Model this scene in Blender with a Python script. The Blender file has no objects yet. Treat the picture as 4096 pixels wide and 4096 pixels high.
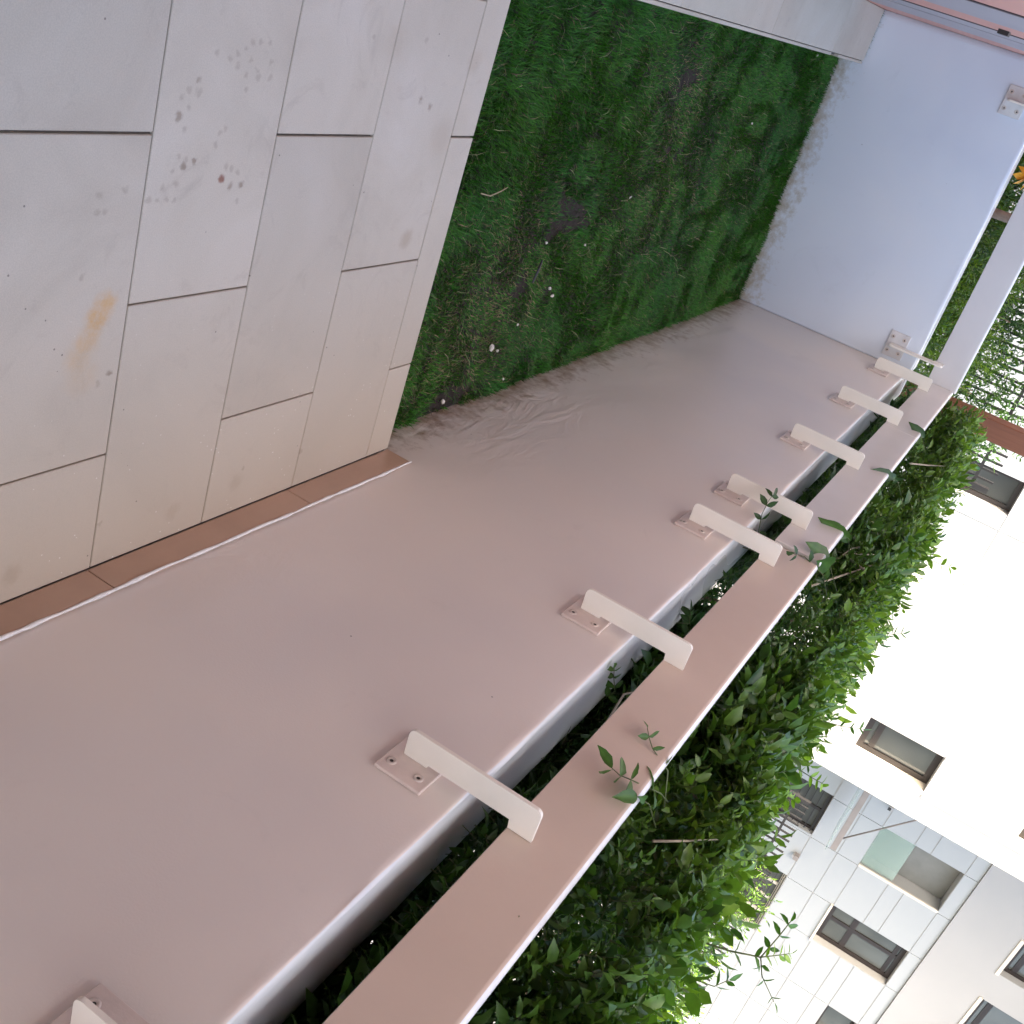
import bpy, math, random
import numpy as np
from mathutils import Vector, Matrix

random.seed(7)
rng = np.random.default_rng(11)
scene = bpy.context.scene
COL = scene.collection

# ------------------------------------------------------------------ camera
cam_d = bpy.data.cameras.new('camera')
cam_d.sensor_fit = 'HORIZONTAL'; cam_d.sensor_width = 36.0
cam_d.lens = 38.9329
cam_d.clip_start = 0.02; cam_d.clip_end = 600.0
cam = bpy.data.objects.new('camera', cam_d); COL.objects.link(cam)
CR = (-0.29048367, 0.47698779, 0.82951907)      # picture right
CD = (0.84620303, -0.27666097, 0.45541095)      # picture down
CF = (0.44672102, 0.83423100, -0.32326302)      # looking direction
cam.matrix_world = Matrix(((CR[0], -CD[0], -CF[0], 0.0),
                           (CR[1], -CD[1], -CF[1], 0.0),
                           (CR[2], -CD[2], -CF[2], 1.325),
                           (0, 0, 0, 1)))
scene.camera = cam

# ------------------------------------------------------------------ sky, sun, exposure
SUN_FROM = Vector((-0.93, -0.37, 0.0)).normalized()
SUN_EL = math.radians(34)
sun_az = math.atan2(SUN_FROM.x, SUN_FROM.y) % (2 * math.pi)
world = bpy.data.worlds.new('World'); scene.world = world; world.use_nodes = True
wn = world.node_tree; wn.nodes.clear()
sky = wn.nodes.new('ShaderNodeTexSky'); sky.sky_type = 'NISHITA'; sky.sun_disc = False
sky.sun_elevation = SUN_EL; sky.sun_rotation = sun_az
sky.air_density = 1.0; sky.dust_density = 7.0; sky.ozone_density = 0.0
bg = wn.nodes.new('ShaderNodeBackground'); bg.inputs['Strength'].default_value = 0.15
wo = wn.nodes.new('ShaderNodeOutputWorld')
wn.links.new(sky.outputs[0], bg.inputs[0]); wn.links.new(bg.outputs[0], wo.inputs[0])
sun_d = bpy.data.lights.new('sun', 'SUN'); sun_d.energy = 2.0; sun_d.angle = math.radians(0.5)
sun_d.color = (1.0, 0.95, 0.87)
sun = bpy.data.objects.new('sun', sun_d); COL.objects.link(sun)
to_sun = Vector((SUN_FROM.x * math.cos(SUN_EL), SUN_FROM.y * math.cos(SUN_EL), math.sin(SUN_EL)))
sun.rotation_euler = to_sun.to_track_quat('Z', 'Y').to_euler()
sun.location = (-10, -4, 15)
scene.view_settings.view_transform = 'Standard'
scene.view_settings.look = 'None'
scene.view_settings.gamma = 1.0
scene.view_settings.exposure = 2.66
scene.render.engine = 'CYCLES'
scene.cycles.max_bounces = 7
scene.cycles.diffuse_bounces = 4
scene.cycles.transparent_max_bounces = 12

# ------------------------------------------------------------------ materials
MATS = {}
def new_mat(name):
    m = bpy.data.materials.new(name); m.use_nodes = True
    MATS[name] = m
    return m, m.node_tree.nodes, m.node_tree.links, m.node_tree.nodes['Principled BSDF']

def ramp(nodes, stops):
    r = nodes.new('ShaderNodeValToRGB')
    e = r.color_ramp.elements
    e[0].position, e[0].color = stops[0][0], (*stops[0][1], 1)
    e[1].position, e[1].color = stops[-1][0], (*stops[-1][1], 1)
    for p, c in stops[1:-1]:
        k = e.new(p); k.color = (*c, 1)
    return r

def noise(nodes, links, vec, scale, detail=4, rough=0.55, dist=0.0):
    n = nodes.new('ShaderNodeTexNoise')
    n.inputs['Scale'].default_value = scale; n.inputs['Detail'].default_value = detail
    n.inputs['Roughness'].default_value = rough; n.inputs['Distortion'].default_value = dist
    links.new(vec, n.inputs['Vector'])
    return n

def mix_rgb(nodes, links, fac, a, b, blend='MIX'):
    m = nodes.new('ShaderNodeMix'); m.data_type = 'RGBA'; m.blend_type = blend
    for sock, v in ((m.inputs[0], fac), (m.inputs[6], a), (m.inputs[7], b)):
        if hasattr(v, 'links') or hasattr(v, 'is_linked'):
            links.new(v, sock)
        elif isinstance(v, (int, float)):
            sock.default_value = v
        else:
            sock.default_value = (*v, 1)
    return m.outputs[2]

def mathn(nodes, links, op, a, b=None, c=None, clamp=False):
    m = nodes.new('ShaderNodeMath'); m.operation = op; m.use_clamp = clamp
    for i, v in enumerate((a, b, c)):
        if v is None: continue
        if isinstance(v, (int, float)): m.inputs[i].default_value = v
        else: links.new(v, m.inputs[i])
    return m.outputs[0]

def bump(nodes, links, bsdf, height, strength, dist=0.01, normal=None):
    b = nodes.new('ShaderNodeBump'); b.inputs['Strength'].default_value = strength
    b.inputs['Distance'].default_value = dist
    links.new(height, b.inputs['Height'])
    if normal is not None: links.new(normal, b.inputs['Normal'])
    links.new(b.outputs[0], bsdf.inputs['Normal'])
    return b.outputs[0]

def geo_pos(nodes):
    return nodes.new('ShaderNodeNewGeometry').outputs['Position']

def simple(name, col, rough=0.5, metallic=0.0, var=0.08, scale=6.0, bump_s=0.0, bump_scale=60, spec=0.5):
    m, n, l, b = new_mat(name)
    p = geo_pos(n)
    nz = noise(n, l, p, scale, 5)
    lo = tuple(max(0, c * (1 - var)) for c in col); hi = tuple(min(1, c * (1 + var)) for c in col)
    r = ramp(n, [(0.3, lo), (0.7, hi)]); l.new(nz.outputs[0], r.inputs[0])
    l.new(r.outputs[0], b.inputs['Base Color'])
    b.inputs['Roughness'].default_value = rough; b.inputs['Metallic'].default_value = metallic
    b.inputs['Specular IOR Level'].default_value = spec
    if bump_s:
        nb = noise(n, l, p, bump_scale, 3); bump(n, l, b, nb.outputs[0], bump_s, 0.004)
    return m

def wall_paint(name, base, dirty, rough, base_z=-0.06, ridge=0.5):
    """Trowelled, painted render: soft waves, roller stipple, soil splash near the grass, small specks."""
    m, n, l, b = new_mat(name)
    p = geo_pos(n)
    sx = n.new('ShaderNodeSeparateXYZ'); l.new(p, sx.inputs[0])
    big = noise(n, l, p, 1.3, 3, 0.5, 0.4)
    r = ramp(n, [(0.3, (base[0] * 0.92, base[1] * 0.93, base[2] * 0.96)), (0.5, base), (0.7, (base[0] * 1.05, base[1] * 1.03, base[2] * 1.0))])
    l.new(big.outputs[0], r.inputs[0])
    # soil splash: ragged band a few centimetres above the lawn
    rag = noise(n, l, p, 22, 6, 0.7)
    h = mathn(n, l, 'SUBTRACT', sx.outputs[2], base_z)
    h2 = mathn(n, l, 'MULTIPLY', h, 9.0)
    k = mathn(n, l, 'SUBTRACT', 1.16, h2)
    k = mathn(n, l, 'ADD', k, mathn(n, l, 'MULTIPLY', mathn(n, l, 'SUBTRACT', rag.outputs[0], 0.62), 3.2), None, True)
    yy = mathn(n, l, 'GREATER_THAN', sx.outputs[1], 2.37)
    k = mathn(n, l, 'MULTIPLY', mathn(n, l, 'MULTIPLY', k, yy), 0.9)
    c1 = mix_rgb(n, l, k, r.outputs[0], dirty)
    # sparse dark specks and faint smears
    v = n.new('ShaderNodeTexVoronoi'); v.inputs['Scale'].default_value = 9.0; l.new(p, v.inputs['Vector'])
    sp = mathn(n, l, 'LESS_THAN', v.outputs['Distance'], 0.018)
    gate = noise(n, l, p, 2.3, 1)
    sp = mathn(n, l, 'MULTIPLY', sp, mathn(n, l, 'GREATER_THAN', gate.outputs[0], 0.5))
    c2 = mix_rgb(n, l, mathn(n, l, 'MULTIPLY', sp, 0.7), c1, (0.06, 0.05, 0.045))
    sm = noise(n, l, p, 5.0, 6, 0.7, 1.0)
    sr = ramp(n, [(0.62, (0, 0, 0)), (0.80, (1, 1, 1))]); l.new(sm.outputs[0], sr.inputs[0])
    c3 = mix_rgb(n, l, mathn(n, l, 'MULTIPLY', sr.outputs[0], 0.16), c2, tuple(c * 0.6 for c in base))
    l.new(c3, b.inputs['Base Color'])
    rr = ramp(n, [(0.35, (rough - 0.06,) * 3), (0.7, (rough + 0.08,) * 3)]); l.new(big.outputs[0], rr.inputs[0])
    l.new(rr.outputs[0], b.inputs['Roughness'])
    w1 = noise(n, l, p, 3.2, 2, 0.5, 0.6)
    mp = n.new('ShaderNodeMapping'); mp.inputs['Scale'].default_value = (8, 5.0, 14); l.new(p, mp.inputs[0])
    w2 = noise(n, l, mp.outputs[0], 1.0, 4, 0.6, 0.8)
    low = mathn(n, l, 'SUBTRACT', 1.0, mathn(n, l, 'MULTIPLY', h, 2.6), None, True)
    rg_ = noise(n, l, p, 1.7, 2); rgr = ramp(n, [(0.45, (0, 0, 0)), (0.62, (1, 1, 1))]); l.new(rg_.outputs[0], rgr.inputs[0]); rgate = rgr.outputs[0]
    lift = mathn(n, l, 'MULTIPLY', w2.outputs[0], mathn(n, l, 'ADD', mathn(n, l, 'MULTIPLY', mathn(n, l, 'MULTIPLY', low, rgate), ridge), 0.03))
    fine = noise(n, l, p, 260, 2)
    hh = mathn(n, l, 'ADD', mathn(n, l, 'ADD', mathn(n, l, 'MULTIPLY', w1.outputs[0], 0.3), lift), mathn(n, l, 'MULTIPLY', fine.outputs[0], 0.035))
    bump(n, l, b, hh, 0.42, 0.02)
    return m

wall_paint('paint_warm', (0.79, 0.73, 0.665), (0.30, 0.20, 0.125), 0.36, -0.06, 1.5)
wall_paint('paint_cool_skylight', (0.73, 0.795, 0.87), (0.42, 0.37, 0.28), 0.40, -0.06, 0.12)  # the walls' off-white with blue skylight put into its colour
wall_paint('paint_top_sky_sheen', (0.79, 0.83, 0.85), (0.4, 0.4, 0.4), 0.24, -9)  # wall paint again, pale sky reflection put into the top faces' colour
simple('rail_paint', (0.65, 0.54, 0.45), 0.27, var=0.05, scale=3, bump_s=0.06, bump_scale=120)
simple('rail_edge_sky_sheen', (0.80, 0.82, 0.84), 0.25, var=0.06, scale=12, bump_s=0.1, bump_scale=160)  # rail paint paled: sky reflection painted along the rolled edge
simple('rail_paint_light', (0.68, 0.645, 0.605), 0.27, var=0.05, scale=3, bump_s=0.06, bump_scale=120)
simple('rail_paint_grey', (0.67, 0.66, 0.66), 0.36, var=0.04, scale=3, bump_s=0.06, bump_scale=120)
simple('bracket_paint', (0.90, 0.86, 0.76), 0.38, var=0.04, scale=9, bump_s=0.08, bump_scale=90)
simple('plate_paint', (0.70, 0.60, 0.54), 0.40, var=0.08, scale=25, bump_s=0.15, bump_scale=150)
simple('plate_paint_grey', (0.68, 0.67, 0.66), 0.40, var=0.08, scale=25, bump_s=0.15, bump_scale=150)
simple('bolt_paint', (0.62, 0.54, 0.48), 0.4, var=0.1, scale=60)
simple('bolt_hole', (0.03, 0.025, 0.02), 0.7)
simple('sealant', (0.85, 0.84, 0.80), 0.4, var=0.08, scale=70, bump_s=0.5, bump_scale=90)
simple('skirting_stone', (0.52, 0.35, 0.25), 0.30, var=0.09, scale=5, bump_s=0.05, bump_scale=80)
simple('mortar', (0.13, 0.115, 0.10), 0.9, var=0.35, scale=40, bump_s=0.5, bump_scale=140)
simple('salmon', (0.76, 0.37, 0.29), 0.5, var=0.05, scale=4)
simple('mauve_metal', (0.42, 0.38, 0.40), 0.35, var=0.05, scale=4)
simple('dark_gap', (0.035, 0.02, 0.025), 0.7)
simple('black_plastic', (0.02, 0.02, 0.022), 0.4)
simple('room_wall', (0.55, 0.50, 0.45), 0.8)
simple('facade_paint', (0.43, 0.43, 0.42), 0.75, var=0.03, scale=0.6, bump_s=0.05, bump_scale=40)
simple('upper_paint', (0.385, 0.39, 0.39), 0.8, var=0.04, scale=0.5)
simple('facade_panel', (0.385, 0.41, 0.42), 0.42, var=0.02, scale=0.5)
simple('joint_grey', (0.25, 0.25, 0.25), 0.8)
simple('reveal_stone', (0.72, 0.67, 0.58), 0.7, var=0.08, scale=3)
simple('window_frame', (0.022, 0.016, 0.014), 0.45, var=0.15, scale=4)
simple('window_frame_cream', (0.62, 0.58, 0.50), 0.5)
simple('grille_metal', (0.012, 0.011, 0.011), 0.5)
simple('canopy_steel', (0.28, 0.25, 0.23), 0.45, metallic=0.2)
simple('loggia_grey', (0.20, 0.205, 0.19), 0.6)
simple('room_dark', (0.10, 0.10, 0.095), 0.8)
simple('stone_white', (0.72, 0.68, 0.60), 0.8, var=0.15, scale=60, bump_s=0.6, bump_scale=120)
simple('straw', (0.42, 0.36, 0.22), 0.8, var=0.2, scale=40)
simple('bark', (0.20, 0.145, 0.10), 0.85, var=0.3, scale=30, bump_s=0.6, bump_scale=60)
simple('twig_pale', (0.36, 0.33, 0.26), 0.8, var=0.25, scale=40)
simple('stem_green', (0.10, 0.13, 0.05), 0.6, var=0.2, scale=40)
simple('petal', (0.85, 0.42, 0.03), 0.5, var=0.15, scale=30)
simple('pier_brown', (0.40, 0.25, 0.16), 0.8, var=0.2, scale=6)
simple('street', (0.20, 0.195, 0.185), 0.9, var=0.12, scale=0.8, bump_s=0.3, bump_scale=30)

# timber post: long grain
m, n, l, b = new_mat('timber')
p = geo_pos(n)
mp = n.new('ShaderNodeMapping'); mp.inputs['Scale'].default_value = (60, 60, 2.2); l.new(p, mp.inputs[0])
g = noise(n, l, mp.outputs[0], 1.0, 6, 0.6, 0.5)
r = ramp(n, [(0.25, (0.105, 0.034, 0.016)), (0.55, (0.150, 0.054, 0.026)), (0.8, (0.20, 0.082, 0.042))]); l.new(g.outputs[0], r.inputs[0])
l.new(r.outputs[0], b.inputs['Base Color']); b.inputs['Roughness'].default_value = 0.5
bump(n, l, b, g.outputs[0], 0.2, 0.003)

# glass of windows: dark room behind a reflecting pane
m, n, l, b = new_mat('window_glass')
p = geo_pos(n); nz = noise(n, l, p, 0.9, 2)
r = ramp(n, [(0.3, (0.055, 0.06, 0.058)), (0.7, (0.105, 0.115, 0.11))]); l.new(nz.outputs[0], r.inputs[0])
l.new(r.outputs[0], b.inputs['Base Color']); b.inputs['Roughness'].default_value = 0.06
b.inputs['Specular IOR Level'].default_value = 0.7
# green balustrade / canopy glass
m, n, l, b = new_mat('green_glass')
b.inputs['Base Color'].default_value = (0.45, 0.72, 0.62, 1); b.inputs['Roughness'].default_value = 0.05
b.inputs['Alpha'].default_value = 0.36
p = geo_pos(n); nz = noise(n, l, p, 1.2, 2); r = ramp(n, [(0.3, (0.36, 0.50, 0.44)), (0.7, (0.46, 0.62, 0.55))])
l.new(nz.outputs[0], r.inputs[0]); l.new(r.outputs[0], b.inputs['Base Color'])

# limestone paving with muddy paw prints, rust and scuffs
PRINTS = [(0.313,1.486),(0.321,1.518),(0.311,1.536),(0.301,1.553),(0.292,1.569),(0.289,1.589),(0.289,1.61),(0.331,1.539),(0.319,1.569),
 (0.345,1.565),(0.336,1.59),(0.32,1.623),(0.346,1.626),(0.348,1.596),(0.369,1.571),(0.358,1.452),(0.374,1.436),(0.378,1.46),
 (0.385,1.423),(0.403,1.443),(0.417,1.421),(0.438,1.438),(0.436,1.537),(0.444,1.525),(0.464,1.519),(0.492,1.473),(0.49,1.454),(0.501,1.452),
 (0.508,1.428),(0.486,1.436),(0.53,1.439),(0.537,1.41),(0.556,1.383),(0.557,1.403),(0.558,1.423),(0.559,1.443),(0.503,1.554),
 (0.508,1.571),(0.513,1.587),(0.539,1.574),(0.537,1.602),(0.567,1.598),(0.537,1.329),(0.543,1.277),(0.572,1.278),(0.573,1.292),(0.677,1.265),
 (0.381,2.162),(0.367,2.12),(0.256,1.902),(0.247,2.088),(1.182,1.78),(1.191,1.381),(1.193,1.984),(0.866,1.35),(0.883,1.328)]
STRONG = {15: 1.0, 20: 1.3, 25: 1.4, 27: 1.5, 39: 1.2, 40: 1.4, 47: 1.2, 48: 1.2, 54: 1.4}
m, n, l, b = new_mat('limestone')
p = geo_pos(n)
oi = n.new('ShaderNodeObjectInfo')
off = n.new('ShaderNodeVectorMath'); off.operation = 'SCALE'; off.inputs[0].default_value = (7.3, 3.1, 5.7)
l.new(oi.outputs['Random'], off.inputs['Scale'])
pv = n.new('ShaderNodeVectorMath'); pv.operation = 'ADD'; l.new(p, pv.inputs[0]); l.new(off.outputs[0], pv.inputs[1])
cl = noise(n, l, pv.outputs[0], 3.0, 5, 0.6, 0.6)
r = ramp(n, [(0.25, (0.485, 0.435, 0.352)), (0.5, (0.565, 0.518, 0.430)), (0.75, (0.62, 0.58, 0.50))]); l.new(cl.outputs[0], r.inputs[0])
tone = n.new('ShaderNodeMapRange'); tone.inputs['To Min'].default_value = 0.92; tone.inputs['To Max'].default_value = 1.06
l.new(oi.outputs['Random'], tone.inputs['Value'])
cc = n.new('ShaderNodeVectorMath'); cc.operation = 'SCALE'; l.new(r.outputs[0], cc.inputs[0]); l.new(tone.outputs[0], cc.inputs['Scale'])
gr = noise(n, l, p, 420, 2); gm = ramp(n, [(0.35, (0.93,) * 3), (0.65, (1.05,) * 3)]); l.new(gr.outputs[0], gm.inputs[0])
col = mix_rgb(n, l, 1.0, cc.outputs[0], gm.outputs[0], 'MULTIPLY')
# soft grey-brown scuffs
sc_ = noise(n, l, p, 7.5, 6, 0.72, 1.2); sr = ramp(n, [(0.56, (0, 0, 0)), (0.78, (1, 1, 1))]); l.new(sc_.outputs[0], sr.inputs[0])
col = mix_rgb(n, l, mathn(n, l, 'MULTIPLY', sr.outputs[0], 0.45), col, (0.33, 0.285, 0.235))
# beige of the shade by the long wall, put into the slab colour
sx = n.new('ShaderNodeSeparateXYZ'); l.new(p, sx.inputs[0])
shade_fleck_mask = n.new('ShaderNodeMapRange'); shade_fleck_mask.interpolation_type = 'SMOOTHSTEP'
shade_fleck_mask.inputs['From Min'].default_value = 0.55; shade_fleck_mask.inputs['From Max'].default_value = 1.30
l.new(mathn(n, l, 'ADD', sx.outputs[0], mathn(n, l, 'MULTIPLY', mathn(n, l, 'SUBTRACT', cl.outputs[0], 0.5), 0.5)), shade_fleck_mask.inputs['Value'])
col = mix_rgb(n, l, mathn(n, l, 'MULTIPLY', shade_fleck_mask.outputs[0], 0.7), col, (0.50, 0.40, 0.285))
# pale flecks near the wall
vf = n.new('ShaderNodeTexVoronoi'); vf.inputs['Scale'].default_value = 55; l.new(p, vf.inputs['Vector'])
fl = mathn(n, l, 'LESS_THAN', vf.outputs['Distance'], 0.09)
fg = noise(n, l, p, 9, 2); fl = mathn(n, l, 'MULTIPLY', fl, mathn(n, l, 'GREATER_THAN', fg.outputs[0], 0.52))
fl = mathn(n, l, 'MULTIPLY', fl, mathn(n, l, 'ADD', mathn(n, l, 'MULTIPLY', shade_fleck_mask.outputs[0], 0.7), 0.06))
col = mix_rgb(n, l, fl, col, (0.78, 0.75, 0.69))
# distorted position for ragged blobs
dn = n.new('ShaderNodeTexNoise'); dn.inputs['Scale'].default_value = 75; dn.inputs['Detail'].default_value = 4; l.new(p, dn.inputs['Vector'])
dv = n.new('ShaderNodeVectorMath'); dv.operation = 'SUBTRACT'; l.new(dn.outputs['Color'], dv.inputs[0]); dv.inputs[1].default_value = (0.5, 0.5, 0.5)
ds = n.new('ShaderNodeVectorMath'); ds.operation = 'SCALE'; ds.inputs['Scale'].default_value = 0.018; l.new(dv.outputs[0], ds.inputs[0])
dp = n.new('ShaderNodeVectorMath'); dp.operation = 'ADD'; l.new(p, dp.inputs[0]); l.new(ds.outputs[0], dp.inputs[1])
acc = None
def blob(x, y, rad, strength):
    d = n.new('ShaderNodeVectorMath'); d.operation = 'DISTANCE'; l.new(dp.outputs[0], d.inputs[0]); d.inputs[1].default_value = (x, y, 0)
    q = n.new('ShaderNodeMapRange'); q.interpolation_type = 'SMOOTHSTEP'
    q.inputs['From Min'].default_value = rad; q.inputs['From Max'].default_value = rad * 0.25
    q.inputs['To Min'].default_value = 0; q.inputs['To Max'].default_value = strength
    l.new(d.outputs['Value'], q.inputs['Value'])
    return q.outputs[0]
for i, (x, y) in enumerate(PRINTS):
    k = STRONG.get(i, 0.6)
    o = blob(x, y, random.uniform(0.007, 0.0105) * (1.15 if k > 1 else 1), min(0.66, 0.45 * k))
    acc = o if acc is None else mathn(n, l, 'MAXIMUM', acc, o)
col = mix_rgb(n, l, acc, col, (0.20, 0.135, 0.085))
red = blob(0.524, 1.548, 0.011, 0.85)
col = mix_rgb(n, l, red, col, (0.22, 0.07, 0.035))
rust = None
for x, y, rr, s in [(0.735,1.318,0.035,0.55),(0.755,1.308,0.035,0.65),(0.775,1.302,0.03,0.5),(0.80,1.29,0.04,0.32),(0.825,1.28,0.045,0.25),(0.86,1.29,0.05,0.15)]:
    o = blob(x, y, rr, s); rust = o if rust is None else mathn(n, l, 'MAXIMUM', rust, o)
rn = noise(n, l, p, 38, 5, 0.7); rnr = ramp(n, [(0.32, (0.35,) * 3), (0.62, (1.25,) * 3)]); l.new(rn.outputs[0], rnr.inputs[0])
col = mix_rgb(n, l, mathn(n, l, 'MULTIPLY', rust, rnr.outputs[0]), col, (0.60, 0.33, 0.08))
vp = n.new('ShaderNodeTexVoronoi'); vp.inputs['Scale'].default_value = 26; l.new(p, vp.inputs['Vector'])
pg = noise(n, l, p, 4.0, 2)
pt_ = mathn(n, l, 'MULTIPLY', mathn(n, l, 'LESS_THAN', vp.outputs['Distance'], 0.05), mathn(n, l, 'GREATER_THAN', pg.outputs[0], 0.53))
col = mix_rgb(n, l, mathn(n, l, 'MULTIPLY', pt_, 0.7), col, (0.10, 0.085, 0.07))
tea = None
for x, y, rr, s in [(0.685,2.205,0.035,0.4),(0.448,2.24,0.06,0.18),(1.227,1.577,0.03,0.22),(1.212,1.764,0.03,0.22),(1.233,1.187,0.03,0.3),(0.28,2.30,0.04,0.2),(0.26,1.98,0.05,0.14)]:
    o = blob(x, y, rr, s); tea = o if tea is None else mathn(n, l, 'MAXIMUM', tea, o)
col = mix_rgb(n, l, tea, col, (0.30, 0.21, 0.13))
l.new(col, b.inputs['Base Color'])
rg = ramp(n, [(0.3, (0.50,) * 3), (0.7, (0.66,) * 3)]); l.new(cl.outputs[0], rg.inputs[0]); l.new(rg.outputs[0], b.inputs['Roughness'])
pit = noise(n, l, p, 90, 4, 0.6)
bump(n, l, b, pit.outputs[0], 0.10, 0.004)

# soil of the lawn
m, n, l, b = new_mat('soil')
p = geo_pos(n); a_ = noise(n, l, p, 14, 8, 0.7)
r = ramp(n, [(0.3, (0.018, 0.013, 0.010)), (0.6, (0.045, 0.033, 0.024)), (0.8, (0.10, 0.075, 0.05))]); l.new(a_.outputs[0], r.inputs[0])
l.new(r.outputs[0], b.inputs['Base Color']); b.inputs['Roughness'].default_value = 0.95
c_ = noise(n, l, p, 60, 6, 0.7); bump(n, l, b, c_.outputs[0], 0.9, 0.02)

def leaf_mat(name, transl=0.28, rough=0.38):
    m = bpy.data.materials.new(name); m.use_nodes = True; MATS[name] = m
    n, l = m.node_tree.nodes, m.node_tree.links
    b = n['Principled BSDF']; out = n['Material Output']
    at = n.new('ShaderNodeAttribute'); at.attribute_name = 'tint'
    nz = noise(n, l, geo_pos(n), 55, 3); rr = ramp(n, [(0.3, (0.82,) * 3), (0.7, (1.15,) * 3)]); l.new(nz.outputs[0], rr.inputs[0])
    c = mix_rgb(n, l, 1.0, at.outputs['Color'], rr.outputs[0], 'MULTIPLY')
    l.new(c, b.inputs['Base Color']); b.inputs['Roughness'].default_value = rough
    b.inputs['Specular IOR Level'].default_value = 0.45
    t = n.new('ShaderNodeBsdfTranslucent')
    tc = mix_rgb(n, l, 1.0, c, (1.5, 1.6, 0.55), 'MULTIPLY'); l.new(tc, t.inputs[0])
    mx = n.new('ShaderNodeMixShader'); mx.inputs[0].default_value = transl
    l.new(b.outputs[0], mx.inputs[1]); l.new(t.outputs[0], mx.inputs[2]); l.new(mx.outputs[0], out.inputs[0])
    return m
leaf_mat('leaf'); leaf_mat('grass', 0.18, 0.6)

# ------------------------------------------------------------------ helpers
def mesh(name, verts, faces, mat=None, smooth=False):
    me = bpy.data.meshes.new(name)
    me.from_pydata([tuple(map(float, v)) for v in verts], [], [tuple(int(i) for i in f) for f in faces])
    if mat: me.materials.append(MATS[mat])
    if smooth: me.polygons.foreach_set('use_smooth', [True] * len(me.polygons))
    me.update()
    return me

def link(name, data, parent=None, loc=(0, 0, 0), rotz=0.0):
    o = bpy.data.objects.new(name, data); COL.objects.link(o)
    o.location = loc
    if rotz: o.rotation_euler = (0, 0, rotz)
    if parent is not None: o.parent = parent
    return o

def tag(o, label=None, cat=None, group=None, kind=None):
    if label: o['label'] = label
    if cat: o['category'] = cat
    if group: o['group'] = group
    if kind: o['kind'] = kind
    return o

def thing(name, loc, label, cat, group=None, rotz=0.0):
    return tag(link(name, None, None, loc, rotz), label, cat, group)

def centred(verts):
    v = np.array(verts, float); c = (v.min(0) + v.max(0)) / 2
    return v - c, c

def part(name, verts, faces, mat, parent=None, smooth=False):
    """verts in the parent's space (parents carry no scale); the origin goes to the middle of the piece"""
    v, c = centred(verts)
    return link(name, mesh(name, v, faces, mat, smooth), parent, c)

BOXF = [(0, 3, 2, 1), (4, 5, 6, 7), (0, 1, 5, 4), (1, 2, 6, 5), (2, 3, 7, 6), (3, 0, 4, 7)]
def box_v(x0, x1, y0, y1, z0, z1):
    return [(x0, y0, z0), (x1, y0, z0), (x1, y1, z0), (x0, y1, z0), (x0, y0, z1), (x1, y0, z1), (x1, y1, z1), (x0, y1, z1)]
class MB:
    def __init__(s): s.v = []; s.f = []
    def add(s, v, f):
        o = len(s.v); s.v += [tuple(p) for p in v]; s.f += [tuple(i + o for i in q) for q in f]; return s
    def box(s, *a): return s.add(box_v(*a), BOXF)
    def tube(s, pts, rads, n=6, cap=True):
        pts = [Vector(p) for p in pts]
        if not hasattr(rads, '__len__'): rads = [rads] * len(pts)
        o = len(s.v); ref = Vector((0.31, 0.77, 0.55))
        for i, p in enumerate(pts):
            d = (pts[min(i + 1, len(pts) - 1)] - pts[max(i - 1, 0)])
            d = d.normalized() if d.length > 1e-9 else Vector((0, 0, 1))
            a = d.cross(ref).normalized(); b_ = d.cross(a)
            for k in range(n):
                t = 2 * math.pi * k / n
                q = p + (a * math.cos(t) + b_ * math.sin(t)) * rads[i]; s.v.append(tuple(q))
        for i in range(len(pts) - 1):
            for k in range(n):
                k2 = (k + 1) % n
                s.f.append((o + i * n + k, o + i * n + k2, o + (i + 1) * n + k2, o + (i + 1) * n + k))
        if cap:
            s.f.append(tuple(o + k for k in range(n))[::-1]); e = o + (len(pts) - 1) * n; s.f.append(tuple(e + k for k in range(n)))
        return s
    def make(s, name, mat, parent=None, smooth=False): return part(name, s.v, s.f, mat, parent, smooth)

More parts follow.
